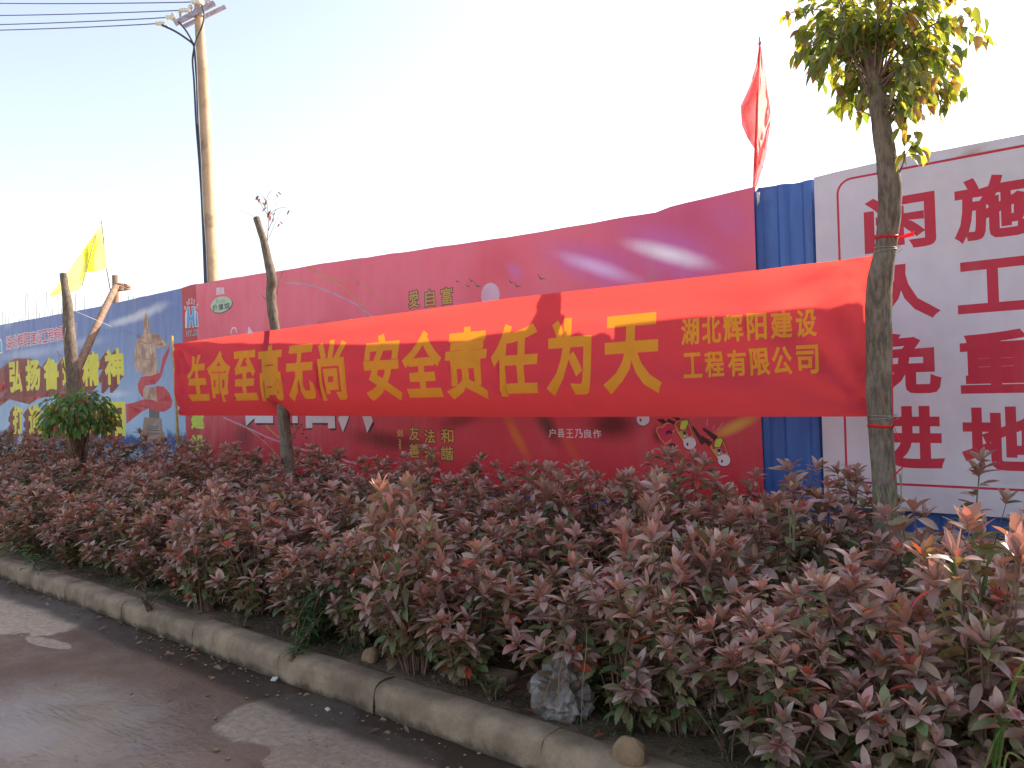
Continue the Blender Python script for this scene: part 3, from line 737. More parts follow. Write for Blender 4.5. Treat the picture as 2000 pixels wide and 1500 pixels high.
L.append((5, tri_poly(st([(400, 430), (385, 470), (330, 560), (300, 690), (230, 720), (130, 730), (98, 800), (110, 870), (155, 935), (150, 850), (170, 810), (260, 800), (310, 740), (345, 640), (400, 500)]))))
L.append((5, tri_poly(st([(265, 815), (340, 820), (400, 880), (425, 950), (415, 1010), (350, 1050), (270, 1050), (200, 1020), (150, 1045), (60, 1110), (0, 1160), (-10, 980), (60, 968), (160, 935), (230, 940), (280, 960)]))))
for a in ([(95, 450), (85, 600), (110, 670)], [(120, 400), (190, 430), (250, 410)], [(145, 560), (210, 575), (275, 560)], [(165, 240), (205, 245)], [(200, 470), (215, 550)]):
    L.append((4, ribbon2d(smooth_pts(st(a), 3), .018)))
for a in ([(215, 430), (225, 520)], [(255, 600), (265, 700)], [(190, 210), (195, 290)], [(320, 400), (350, 425)], [(105, 430), (100, 520)]):
    L.append((9, ribbon2d(st(a), .022)))
# company line, red on white outline
s = '湖北辉阳建设工程有限公司'
for i, ch in enumerate(s):
    x0 = 14.5 + i * 11.55 - .0; yt = 657 - i * 2.15; b = pbox(fp, x0, x0 + 10.4 + i * .05, yt, yt + 25)
    L.append((10, put(ch, *b, .075, .015)))
for i, ch in enumerate(s):
    x0 = 14.5 + i * 11.55; yt = 657 - i * 2.15; b = pbox(fp, x0, x0 + 10.4 + i * .05, yt, yt + 25)
    L.append((1, put(ch, *b, .015)))
for row in ([('弘', 20, 46, 705, 766), ('扬', 52, 80, 701, 763), ('鲁', 87, 116, 698, 762), ('班', 124, 153, 692, 758), ('精', 163, 196, 687, 754), ('神', 207, 244, 681, 751)],
            [('打', 27, 48, 791, 848), ('造', 58, 84, 790, 849), ('品', 94, 123, 788, 850), ('牌', 130, 160, 787, 850), ('辉', 168, 201, 785, 851), ('阳', 212, 247, 783, 852)]):
    for k in range(6, 0, -1):
        for ch, x0, x1, yt, yb in row:
            L.append((2, put(ch, *pbox(fp, x0, x1, yt, yb), .05, .04, shift=(-.045 * k, -.022 * k))))
    for ch, x0, x1, yt, yb in row:
        L.append((11, put(ch, *pbox(fp, x0, x1, yt, yb), .045)))
# the company mark at the left edge of the frame
L.append((10, tri_poly(pp((-12, 655), (-4, 652), (2, 660), (6, 665), (8, 690), (-14, 693)))))
L.append((12, tri_poly(pp((-10, 658), (-5, 656), (1, 664), (4, 668), (6, 687), (-12, 690)))))
o = sheet('blue_poster', bord, L, [M_SKYP, M_INKR, M_DKRED, M_BRONZE, M_BROWN, M_RIBP, M_DKRIB, M_RIBP, M_GREYI, M_OVAL, M_PW, M_YEL, M_LOGOB], .14, fence_surf(.012, 21, 0), loc=(xB1, FY, zbotL - .15))
tag(o, 'blue sky poster sheet with yellow block characters and a bronze statue wrapped in red ribbon', 'poster')

# ================================================================== METAL FENCE behind the sheets
fence = empty('metal_fence', (-2.4, FY + .05, .4), 'blue corrugated steel site fence carrying the printed poster sheets', 'fence')
ft = sorted([fp(*p) for p in topb + top_r + [(1540, 357)] + top_w])
def ftop(x): return float(np.interp(x, [p[0] for p in ft], [p[1] for p in ft]))
px_ = .90; x = 2.1
def corr(u):   # trapezoid ribs, u in metres across a sheet
    u = u % .225
    if u < .10: return 0
    if u < .13: return (u - .10) / .03
    if u < .175: return 1
    if u < .205: return 1 - (u - .175) / .03
    return 0
while x > -22:
    x0 = x - px_; n = 45; vs = []; fs = []
    jy = .004 * (int(x * 10) % 2); jt = U(-.006, .006)
    for k in range(n + 1):
        u = px_ * k / n; xx = x0 + u; y = FY + .055 - .022 * corr(u) + jy + (.004 if k == n else 0)
        zt = ftop(xx) - (.03 if (xx < xR1 or xx > xW0) else 0) + jt
        for zz in (.30, zt): vs.append((xx, y, zz))
        for zz in (.30, zt): vs.append((xx, y + .002, zz))
    for k in range(n):
        a = k * 4; b = a + 4
        fs += [(a, b, b + 1, a + 1), (a + 2, a + 3, b + 3, b + 2), (a + 1, b + 1, b + 3, a + 3)]
    mesh_obj('fence_panel', vs, fs, M_BLUE, fence, smooth=False)
    x = x0 + .03
# ragged cream corner flap where the red poster stops
p = fp(1481, 372)
vs = [(p[0] + .005, FY - .05, p[1] - .02), (p[0] + .035, FY - .06, p[1] - .03), (p[0] + .028, FY - .055, p[1] - .10), (p[0] + .008, FY - .045, p[1] - .13)]
tag(mesh_obj('torn_paper_scrap', vs + [(a, b + .003, c) for a, b, c in vs], [(0, 3, 2, 1), (4, 5, 6, 7), (0, 1, 5, 4), (1, 2, 6, 5), (2, 3, 7, 6), (3, 0, 4, 7)], M_PORC, loc=(p[0], FY - .05, p[1] - .1)), 'small torn cream scrap at the top right corner of the red poster', 'scrap')

# ================================================================== HANGING BANNER
TY = 4.33
PL = onY(343, 740, 4.52); PR = onY(1716, 640, 4.27)
PL = Vector((PL.x, PL.y, 0)); PR = Vector((PR.x, PR.y, 0))
bd = (PR - PL); BL = bd.length; bd.normalize(); bn = Vector((bd.y, -bd.x, 0))     # bn points to the camera side
def bp(x, y):
    q = onP(x, y, PL, bn); return ((q - PL).dot(bd), q.z)
bt = [bp(335, 672), bp(420, 660), bp(700, 622), bp(1000, 582), (bp(1350, 543)), bp(1712, 499)]
bb_ = [bp(343, 812), bp(700, 815), bp(1000, 816), bp(1400, 815), bp(1708, 814)]
bt[0] = (0.0, bt[0][1]); bb_[0] = (0.02, bb_[0][1]); bt[-1] = (BL, bt[-1][1]); bb_[-1] = (BL, bb_[-1][1])
def zt_(s): return float(np.interp(s, [p[0] for p in bt], [p[1] for p in bt]))
def zb_(s): return float(np.interp(s, [p[0] for p in bb_], [p[1] for p in bb_]))
def ban_surf(s, z):
    a, b = zb_(s), zt_(s); h = (z - a) / max(.01, b - a); e = math.sin(math.pi * min(1, max(0, s / BL)))
    o = .06 * math.sin(math.pi * min(1, max(0, h))) * (.35 + .65 * e)                    # belly towards the camera
    hb_ = .19 + .03 * math.sin(s * .7 + 1); o -= (.5 * (math.sqrt((hb_ - h) ** 2 + .0012) + hb_ - h)) * .95 * (.15 + .85 * e)                         # bottom hem curls away
    o += .018 * math.exp(-((h - .30 - .06 * math.sin(s * .8)) / .055) ** 2) * (.3 + .7 * e)
    o += .010 * math.sin(h * 9 + s * .9) * e + .012 * MN.noise(Vector((s * .9, h * 2.2, 4))) + .010 * MN.noise(Vector((s * 1.3, h * 8, 8))) + .012 * MN.noise(Vector((s * .7 + 9, h * 5, 3)))
    # creases fanning out from the tied corners
    for (cs, chh, sg) in ((0, 1, 1), (0, 0, 1), (BL, 1, -1), (BL, 0, -1)):
        dx = (s - cs) * sg; dz = (h - chh) * .8
        r = math.hypot(dx, dz) + .02; an = math.atan2(dz, dx)
        o += .026 * math.sin(an * 13) * math.exp(-r / .75) * min(1, r / .05)
    q = PL + bd * s + bn * o; return (q.x, q.y, z)
bord = [(p[0], p[1]) for p in bb_] + [(p[0], p[1]) for p in bt[::-1]]
L = []
for ch, x0, x1, yt, yb in [('生', 372, 411, 693, 783), ('命', 414, 456, 686, 785), ('至', 462, 507, 685, 782), ('高', 512, 559, 673, 783), ('无', 569, 622, 673, 782), ('尚', 630, 684, 664, 782),
                           ('安', 723, 791, 652, 782), ('全', 799, 873, 646, 776), ('责', 881, 960, 638, 779), ('任', 970, 1059, 632, 774), ('为', 1077, 1164, 621, 771), ('天', 1187, 1297, 614, 767)]:
    L.append((1, put(ch, *pbox(bp, x0, x1, yt, yb), .036)))
for i, (ch, x0, x1) in enumerate([('湖', 1337, 1372), ('北', 1378, 1415), ('辉', 1420, 1458), ('阳', 1465, 1502), ('建', 1509, 1549), ('设', 1555, 1600)]):
    L.append((1, put(ch, *pbox(bp, x0, x1, 622 - i * 3.6, 674 - i * 3.2), .028)))
for i, (ch, x0, x1) in enumerate([('工', 1341, 1376), ('程', 1381, 1417), ('有', 1424, 1460), ('限', 1467, 1507), ('公', 1512, 1553), ('司', 1561, 1601)]):
    L.append((1, put(ch, *pbox(bp, x0, x1, 689 - i * 3.0, 738 - i * 1.6), .028)))
hp = [(s_, zb_(s_) - .01) for s_ in np.linspace(0, BL, 30)] + [(s_, zb_(s_) + .06 + .035 * (s_ / BL) + .008 * math.sin(s_ * 3)) for s_ in np.linspace(BL, 0, 30)]
o = sheet('slogan_banner', bord, L, [M_BAN, M_BANY, M_HEM], .045, ban_surf, loc=(PL.x, PL.y, bt[0][1] - .8))
tag(o, 'long red cloth banner with yellow characters, stretched from bamboo stake to leafy tree', 'banner')
# banner end wrapped behind the trunk
# bamboo stake that holds the left end
m = MB(); a = onY(336, 656, 4.56); b = onY(349, 880, 4.56); m.tube([b, a.lerp(b, .5), a], [.016, .015, .014], 8)
tag(m.build('bamboo_stake', M_BAMB, loc=(b.x, b.y, b.z)), 'thin yellow bamboo stake at the left end of the red slogan banner', 'stake')

# ================================================================== TREES
def trunk_pts(pts, Y, dy=0.0):
    out = []
    for (x, y, wd) in pts:
        p = onY(x, y, Y); dep = (p - EYE).dot(FW); out.append((p, wd * .47 * dep / F))
    return out
def dense(tp, n=3):
    P = smooth_pts([tuple(p) + (r,) for p, r in tp], n) if False else None
    pts = [p for p, r in tp]; rs = [r for p, r in tp]; o = []; orr = []
    for i in range(len(pts) - 1):
        for k in range(n):
            t = k / n; a = pts[max(i - 1, 0)]; b = pts[i]; c = pts[i + 1]; d = pts[min(i + 2, len(pts) - 1)]
            o.append(.5 * ((2 * b) + (-a + c) * t + (2 * a - 5 * b + 4 * c - d) * t * t + (-a + 3 * b - 3 * c + d) * t ** 3)); orr.append(rs[i] + (rs[i + 1] - rs[i]) * t)
    o.append(pts[-1]); orr.append(rs[-1]); return o, orr
def add_trunk(parent, tp, name='trunk', n=16, sub=5, wob=.035, mat=None):
    P, R_ = dense(tp, sub); m = MB(); m.tube(P, R_, n, True, wob); o = m.build(name, mat or M_BARK, parent)
    return o
def shrink_cut(parent, p, d, r, name='cut_end'):
    m = MB(); m.tube([p - d * .004, p + d * .003], [r * .93, r * .9], 14); return m.build(name, M_CUT, parent)

# leaf geometry: unit length along +X, up +Z
def leaf_geo(wid=.38, fold=.25, curl=.25, n=5, shape='obov', tw=0.0):
    vs = []; fs = []
    for i in range(n + 1):
        t = i / n
        if shape == 'obov': w_ = wid * math.sin(math.pi * t ** .85) ** .8 * (.75 + .4 * t)
        elif shape == 'lance': w_ = wid * math.sin(math.pi * t ** .7) ** 1.1 * (1.15 - .5 * t)
        else: w_ = wid * math.sin(math.pi * t ** .8)
        w_ = max(w_, .012 if i < n else 0) / 2
        z = -curl * t * t + .10 * t; a = tw * t
        for s_ in (-1, 0, 1):
            y = s_ * w_; zz = z + abs(s_) * w_ * fold * 1.2
            vs.append((t, y * math.cos(a), zz + y * math.sin(a)))
    for i in range(n):
        a = i * 3; fs += [(a, a + 3, a + 4, a + 1), (a + 1, a + 4, a + 5, a + 2)]
    return np.array(vs), fs
def leaf_mesh(name, mat, **kw):
    v, f = leaf_geo(**kw); me = bpy.data.meshes.new(name); me.from_pydata([tuple(a) for a in v], [], f)
    me.polygons.foreach_set('use_smooth', [True] * len(f)); me.materials.append(mat); return me
def frame(d, up=Vector((0, 0, 1)), rollv=0.0):
    x = d.normalized(); y = up.cross(x)
    if y.length < 1e-3: y = Vector((0, 1, 0))
    y.normalize(); z = x.cross(y)
    M = Matrix((x, y, z)).transposed()
    return M @ Matrix.Rotation(rollv, 3, 'X')
LK = [dict(wid=.50, fold=.35, curl=.10, tw=.15), dict(wid=.44, fold=.30, curl=.32, tw=-.3), dict(wid=.49, fold=.22, curl=.22, tw=.25), dict(wid=.34, fold=.5, curl=-.08, tw=-.1),
      dict(wid=.42, fold=.15, curl=.45, tw=0.1)]
LEAFM = [leaf_mesh('shrub_leaf', M_LEAF_O, **k) for k in LK]; LEAFG = [leaf_geo(**k) for k in LK]
TK = [dict(wid=.46, fold=.3, curl=.25, shape='ov'), dict(wid=.42, fold=.35, curl=.5, shape='ov', tw=.3), dict(wid=.5, fold=.2, curl=.35, shape='ov', tw=-.3)]
TREEM = [leaf_mesh('tree_leaf', M_TREE_O, **k) for k in TK]; TREEG = [leaf_geo(**k) for k in TK]

def leaf_object(parent, me, M3, p, size, col):
    o = bpy.data.objects.new('leaf', me); COL.objects.link(o); o.parent = parent
    M4 = (M3 @ Matrix.Diagonal((size, size, size))).to_4x4(); M4.translation = p
    o.matrix_local = M4; o.color = (*col, 1); return o
class Mass:
    def __init__(s): s.v = []; s.f = []; s.c = []; s.n = 0
    def leaf(s, geo, M3, p, size, col):
        v, f = geo; W = (v * size) @ np.array(M3).T + np.array(p); s.v.append(W); s.f += [tuple(i + s.n for i in q) for q in f]
        s.c.append(np.tile(np.array([*col, 1.0]), (len(v), 1))); s.n += len(v)
    def build(s, name, mat, parent):
        if not s.n: return None
        me = bpy.data.meshes.new(name); me.from_pydata(np.concatenate(s.v).tolist(), [], s.f)
        me.polygons.foreach_set('use_smooth', [True] * len(s.f)); me.materials.append(mat)
        at = me.color_attributes.new('Col', 'FLOAT_COLOR', 'POINT'); at.data.foreach_set('color', np.concatenate(s.c).astype(np.float32).ravel())
        o = bpy.data.objects.new(name, me); COL.objects.link(o); o.parent = parent; tag(o, kind='stuff'); return o

# --- leafy tree at the right end of the banner
tp1 = trunk_pts([(1732, 1060, 54), (1728, 960, 47), (1721, 850, 48), (1716, 760, 49), (1717, 680, 50), (1716, 600, 52), (1719, 545, 49), (1729, 490, 42), (1737, 420, 45), (1738, 365, 46), (1733, 320, 42), (1722, 250, 38), (1712, 180, 33), (1703, 112, 30)], 4.22)
tree1 = empty('leafy_street_tree', tp1[0][0] - Vector((0, 0, .35)), 'topped tree with a crown of green shoots at the right end of the red banner', 'tree')
tp1 = [(tree1.location.copy(), tp1[0][1] * 1.15)] + tp1
tk = add_trunk(tree1, tp1); 
shrink_cut(tree1, tp1[-1][0], (tp1[-1][0] - tp1[-2][0]).normalized(), tp1[-1][1])
GR = [(.10, .145, .04), (.085, .125, .035), (.135, .165, .05), (.18, .185, .06), (.22, .17, .06)]
mt = MB(); mass = Mass(); nleaf = 0
dep1 = 4.0
top = tp1[-1][0]
shoots = []
def px1(x, y, dY=0.0): return onY(x, y, 4.22 + dY)
# target tips of the shoots (photo px), spread round the cut top
tips = [(1545, 25), (1560, 75), (1560, 60), (1610, 110), (1575, -20), (1600, -60), (1640, -90), (1600, 40), (1625, 60), (1650, 150), (1645, 180), (1670, 205), (1690, -110), (1740, -130), (1790, -120), (1840, -80), (1870, -30),
        (1900, 30), (1925, 70), (1880, 95), (1860, 130), (1860, 165), (1840, 180), (1800, 190), (1760, 210), (1745, 180), (1720, 150), (1790, 130), (1820, 90), (1850, 50), (1820, 10), (1780, 50), (1750, 100), (1740, 40), (1700, 50), (1680, 90), (1660, 30), (1710, -30), (1770, -30), (1650, -20), (1830, -40), (1750, -70), (1690, 150), (1600, 120), (1770, 160), (1618, 150), (1640, 205), (1672, 232), (1590, 130), (1800, 218), (1842, 205), (1872, 172), (1762, 232), (1690, 215), (1820, 150), (1560, 110),
        (1640, 90), (1665, 60), (1690, 20), (1720, 80), (1760, 20), (1800, 60), (1580, 90), (1620, 20), (1730, 130), (1845, 110)]
random.seed(11)
for i, (tx, ty) in enumerate(tips):
    dY = U(-.28, .42); tip = px1(tx, ty, dY)
    src = tp1[-1][0].lerp(tp1[-3][0], (.25 + .75 * rnd()) if ty > 110 else rnd() ** 1.5 * .5); side = (tip - src); side.z = 0
    if side.length > .01: src = src + side.normalized() * .035
    mid = src.lerp(tip, .5) + Vector((0, 0, .06 + .10 * rnd())) + Vector((U(-.03, .03), U(-.03, .03), 0))
    P = smooth_pts([src, mid, tip], 6); P = [Vector(p) for p in P]
    mt.tube(P, [.006 - .0045 * k / (len(P) - 1) for k in range(len(P))], 5, True)
    shoots.append(P)
sp = [px1(1752, 345), px1(1762, 325), px1(1768, 305), px1(1785, 275)]; mt.tube(sp, [.005, .004, .003, .002], 5); 
mt.tube([px1(1700, 225), px1(1670, 210), px1(1640, 190)], [.003, .002, .001], 4)
mt.build('branches', M_TWIG, tree1)
leaves = []
for P in shoots:
    Lp = len(P)
    for k in range(2, Lp):
        t = k / (Lp - 1)
        for j in range(4 if t > .3 else 1):
            if rnd() < .12: continue
            p = P[k] + Vector((U(-.04, .04), U(-.04, .04), U(-.035, .035)))
            ax = (P[k] - P[k - 1]).normalized(); an = U(0, 6.283)
            d = Vector((math.cos(an), math.sin(an), -.6 - .9 * rnd())).normalized() * .8 + ax * .4
            leaves.append((p, d, U(.050, .080) * (1.15 if t > .8 else 1), t))
for (x, y) in [(1775, 262), (1790, 256), (1800, 270), (1785, 280), (1770, 290), (1795, 292), (1780, 300), (1765, 300), (1805, 285), (1788, 268), (1745, 292), (1735, 290), (1768, 275), (1778, 285)]:
    an = U(0, 6.28); leaves.append((px1(x, y, U(-.04, .04)), Vector((math.cos(an), math.sin(an), -.9)).normalized(), U(.080, .105), .9))
random.shuffle(leaves)
leaves = [q for q in leaves if not (q[0].y < 4.24 and q[0].z < top.z + .02 and abs(q[0].x - top.x) < .13 and rnd() < .9)]
leaves.sort(key=lambda q: (q[0] - EYE).length)
loc1 = tree1.location
for i, (p, d, sz, t) in enumerate(leaves):
    # outer/right shoots are younger and yellower
    g_ = random.choice(GR[:4]) if rnd() < .93 else GR[4]
    if t > .8 and rnd() < .35: g_ = random.choice([(.16, .15, .03), (.20, .12, .04), (.13, .15, .03)])
    k = random.randrange(3); M3 = frame(d, rollv=U(-.9, .9))
    if i < 298: leaf_object(tree1, TREEM[k], M3, p - loc1, sz, g_)
    else: mass.leaf(TREEG[k], M3, p - loc1, sz, g_)
mass.build('foliage', M_TREE_A, tree1)
# red ribbon ends and wire ties round the trunk
def trunk_at(tp, z):
    for (a, ra), (b, rb) in zip(tp[:-1], tp[1:]):
        if (a.z - z) * (b.z - z) <= 0:
            t = (z - a.z) / (b.z - a.z + 1e-9); return a.lerp(b, t), ra + (rb - ra) * t
    return tp[0]
def ring(tp, z, extra, rad, turns=1.1, tilt=.02, n=26, ang0=0):
    c, r = trunk_at(tp, z); return [c + Vector(((r + extra) * math.cos(ang0 + 2 * math.pi * turns * k / n), (r + extra) * math.sin(ang0 + 2 * math.pi * turns * k / n), tilt * math.sin(2 * math.pi * k / n) + .004 * k / n)) for k in range(n + 1)]
def strap(pts, wid, mat, name, parent=None, lab=None, cat=None, up=Vector((0, 0, 1))):
    vs = []; fs = []
    for i, p in enumerate(pts):
        w_ = wid[i] if hasattr(wid, '__len__') else wid
        vs += [Vector(p) - up * w_ / 2, Vector(p) + up * w_ / 2]
        if i: a = 2 * i; fs.append((a - 2, a, a + 1, a - 1))
    o = mesh_obj(name, vs, fs, mat, parent, loc=(pts[0] if parent is None else None))
    sm = o.modifiers.new('s', 'SOLIDIFY'); sm.thickness = .0015
    if lab: tag(o, lab, cat)
    return o
za = px1(1745, 463).z; c, r = trunk_at(tp1, za)
P = ring(tp1, za, .004, 0, 1.0, .004, 24, 0); e0 = P[-1]; e = [px1(1755, 464, -.05), px1(1768, 461, -.06), px1(1785, 456, -.06)]
strap([px1(1709, 461, -.03)] + [Vector(q) for q in ring(tp1, za, .004, 0, .5, .003, 14, math.pi)] + e, [.012] * 16 + [.008, .018, .022], M_RIB, 'red_ribbon_tie', lab='bright red ribbon tied round the leafy trunk above the banner', cat='ribbon')
zb = px1(1735, 832).z
strap([Vector(q) for q in ring(tp1, zb, .004, 0, .5, .004, 14, math.pi)] + [px1(1750, 845, -.05), px1(1762, 868, -.05), px1(1760, 892, -.04), px1(1764, 912, -.04), px1(1750, 925, -.03), px1(1745, 940, -.03)],
      [.014] * 15 + [.012, .010, .014, .010, .012, .008], M_RIB, 'red_ribbon_tail', lab='crumpled red ribbon trailing from the leafy trunk below the banner', cat='ribbon')
for zz, lab in ((px1(1745, 486).z, 'thin bare wire looped round the leafy trunk above the banner'), (px1(1735, 815).z, 'thin bare wire looped round the leafy trunk just under the banner')):
    m = MB(); P = ring(tp1, zz, .003, 0, 2.1, .012, 40); m.tube(P, .0016, 5); q = P[-1]
    m.tube([q, q + Vector((.02, -.01, .01)), q + Vector((.03, -.015, -.01)), q + Vector((.012, -.02, -.02))], .0016, 4)
    tag(m.build('tie_wire', M_TIEW, loc=P[0]), lab, 'wire')
# hem of the banner folded round behind the trunk (shows at its right side)
ca, ra = trunk_at(tp1, px1(1730, 700).z)
hv = []; hf = []
for i in range(8):
    y_ = 640 + (822 - 640) * i / 7; q = onY(1733 + (2 if i % 2 else 0), y_, 4.30); q2 = onY(1743 + (y_ - 640) * .012, y_, 4.31); hv += [q, q.lerp(q2, .5) + Vector((0, -.012, 0)), q2]
    if i: a = 3 * i; hf += [(a - 3, a - 2, a + 1, a), (a - 2, a - 1, a + 2, a + 1)]
hem = mesh_obj('banner_hem', hv, hf, M_BAN); 
ban = bpy.data.objects['slogan_banner']; hem.parent = ban; hem.location = -Vector(ban.location)

# --- topped bare tree behind the banner
tp2 = trunk_pts([(566, 960, 28), (560, 880, 26), (554, 815, 25), (549, 740, 24), (542, 680, 21), (537, 640, 19), (531, 600, 21), (529, 570, 20), (531, 545, 21), (524, 510, 18), (515, 470, 15), (507, 445, 14), (501, 426, 14)], 4.53)
tree2 = empty('bare_topped_tree', tp2[0][0] - Vector((0, 0, .3)), 'crooked sawn-off tree trunk with a few dead twigs behind the red banner', 'tree')
tp2 = [(tree2.location.copy(), tp2[0][1] * 1.2)] + tp2
add_trunk(tree2, tp2); shrink_cut(tree2, tp2[-1][0], (tp2[-1][0] - tp2[-2][0]).normalized(), tp2[-1][1])
mt = MB()
def tw(pts, Y, r0=.004, r1=.0012, m=None, jy=.05):
    P = [onY(x, y, Y + U(-jy, jy)) for x, y in pts]; P = [Vector(p) for p in smooth_pts(P, 3)]
    (m or mt).tube(P, [r0 + (r1 - r0) * k / (len(P) - 1) for k in range(len(P))], 5); return P
tw([(522, 470), (524, 440), (523, 415), (522, 385), (530, 372)], 4.5, .005, .002)
tw([(524, 450), (532, 430), (540, 400), (535, 380)], 4.5); tw([(523, 420), (510, 400), (503, 385), (500, 372)], 4.5); tw([(523, 425), (535, 412), (552, 405), (566, 408)], 4.5)
tw([(498, 424), (480, 415), (460, 407)], 4.5, .003, .001); tw([(522, 400), (515, 385), (505, 378)], 4.5); tw([(525, 465), (540, 430), (550, 408)], 4.5, .003)
tw([(541, 575), (547, 545), (555, 525), (562, 510)], 4.5, .003, .001); tw([(543, 560), (548, 540), (545, 520)], 4.5, .0025, .001); tw([(519, 585), (505, 570), (497, 558)], 4.5, .003, .001)
tw([(527, 365), (528, 355)], 4.5, .002); tw([(590, 520), (597, 505)], 4.5, .002, .001)
mt.build('dead_twigs', M_TWIG, tree2)
DRY = [(.20, .10, .075), (.24, .13, .10), (.15, .08, .06)]
for (x, y) in [(503, 390), (508, 388), (505, 382), (512, 395), (520, 392), (524, 412), (528, 415), (522, 405), (537, 415), (545, 432), (546, 436), (566, 410), (538, 378), (541, 374), (529, 410), (500, 386), (536, 425), (514, 385), (525, 418)]:
    an = U(0, 6.28); leaf_object(tree2, LEAFM[random.randrange(5)], frame(Vector((math.cos(an), math.sin(an), -1.2)), rollv=U(-1, 1)), onY(x, y, 4.5 + U(-.05, .05)) - tree2.location, U(.05, .08), random.choice(DRY))
# small leafy sprout at its foot
for k in range(22):
    x, y = 578 + U(-12, 18), 835 + U(-12, 22); an = U(0, 6.28)
    leaf_object(tree2, TREEM[k % 3], frame(Vector((math.cos(an), math.sin(an), U(-.6, .3))), rollv=U(-1, 1)), onY(x, y, 4.45 + U(-.05, .05)) - tree2.location, U(.03, .06), random.choice([(.12, .07, .04), (.09, .09, .03), (.16, .06, .05)]))
m = MB(); tw([(560, 870), (572, 852), (583, 835), (592, 828)], 4.47, .004, .0015, m); tw([(572, 852), (578, 840), (574, 828)], 4.47, .003, .001, m); m.build('sprout_stem', M_TWIG, tree2)

# --- third topped tree with its prop, on the left
Y3 = 4.25
tp3 = trunk_pts([(152, 905, 33), (150, 860, 32), (148, 810, 30), (145, 770, 28), (141, 720, 25), (137, 670, 23), (134, 640, 22), (133, 610, 21), (131, 585, 18), (127, 560, 15), (124, 535, 15)], Y3)
tree3 = empty('vine_foot_tree', tp3[0][0] - Vector((0, 0, .3)), 'sawn-off tree trunk rising from a round green bush in front of the blue poster', 'tree')
tp3 = [(tree3.location.copy(), tp3[0][1] * 1.2)] + tp3
add_trunk(tree3, tp3); shrink_cut(tree3, tp3[-1][0], (tp3[-1][0] - tp3[-2][0]).normalized(), tp3[-1][1])
mt = MB(); tw([(134, 740), (126, 720), (122, 700), (115, 690)], Y3 - .1, .008, .003); tw([(130, 730), (118, 705), (112, 685)], Y3 - .1, .006, .003); tw([(128, 640), (124, 665), (126, 680)], Y3 - .1, .006, .002)
mt.build('dead_twigs', M_TWIG, tree3)
# round green bush round its foot
bc = onY(152, 812, Y3 - .15)
bush = empty('round_green_bush', bc - Vector((0, 0, .75)), 'round leafy green bush around the foot of the leftmost tree trunk', 'bush')
mass = Mass(); mt = MB(); cnt = 0
random.seed(5)
for k in range(26):
    an = U(0, 6.28); el = U(-.2, 1.3); R_ = Vector((math.cos(an) * math.cos(el) * .44, math.sin(an) * math.cos(el) * .36, math.sin(el) * .32))
    mt.tube([bc + Vector((U(-.05, .05), U(-.05, .05), -.7)), bc + R_ * .4 + Vector((0, 0, -.1)), bc + R_], [.008, .005, .002], 5)
mt.build('stems', M_STEM, bush)
BG = [(.08, .155, .04), (.065, .13, .035), (.10, .175, .05), (.07, .145, .045)]
for k in range(980):
    an = U(0, 6.28); el = math.asin(U(-.55, 1)); rr_ = U(.62, 1.08); d = Vector((math.cos(an) * math.cos(el), math.sin(an) * math.cos(el), math.sin(el)))
    p = bc + Vector((d.x * .47 * rr_, d.y * .40 * rr_, d.z * .34 * rr_ - .02)); p += Vector((U(-.05, .05), U(-.05, .05), U(-.04, .04)))
    M3 = frame((d + Vector((U(-.5, .5), U(-.5, .5), -1.1 + U(-.3, .3)))).normalized(), rollv=U(-.8, .8)); col = random.choice(BG) if rnd() < .95 else (.35, .08, .06)
    if k < 290 and d.y < .3: leaf_object(bush, TREEM[k % 3], M3, p - bush.location, U(.06, .11), col)
    else: mass.leaf(TREEG[k % 3], M3, p - bush.location, U(.06, .11), col)
mass.build('foliage', M_TREE_A, bush)
# prop: a leaning pole tied with rope to a post behind the fence
m = MB(); A = onY(226, 560, 5.80); B = onY(165, 690, 4.75); C_ = onY(100, 830, 3.95)
P = [A, A.lerp(B, .5) + Vector((0, 0, .02)), B, B.lerp(C_, .5), C_, C_ + (C_ - B) * .12]; m.tube(P, [.050, .054, .056, .060, .062, .062], 10, True, .05)
tag(m.build('leaning_prop_pole', M_STICK, loc=P[-1]), 'brown wooden pole leaning from the fence top down across the leftmost tree trunk', 'pole')
m = MB(); a = onY(225, 538, FY + .14); b = Vector((a.x + .02, a.y, .35)); m.tube([b, b.lerp(a, .5), a], [.062, .058, .052], 10, True, .03)
tag(m.build('wooden_post', M_STICK, loc=b), 'short upright wooden post top sticking out over the fence', 'post')
m = MB(); c = onY(228, 562, 5.85)
for k in range(3): m.tube([c + Vector((.085 * math.cos(t), .13 * math.sin(t) + .08, .03 * (k - 1) + .025 * math.sin(t + k))) for t in np.linspace(0, 6.28, 14)], .018, 6)
tag(m.build('rope_lashing', M_ROPE, loc=c), 'brown rope lashing that ties the leaning pole to the upright post', 'rope')
m = MB(); a = onY(140, 605, 4.3); b = onY(282, 660, FY - .08); m.tube([a, a.lerp(b, .5) - Vector((0, 0, .02)), b], .003, 5)
tag(m.build('guy_string', M_PORC, loc=a), 'thin pale string running from the leftmost tree to the statue poster', 'string')

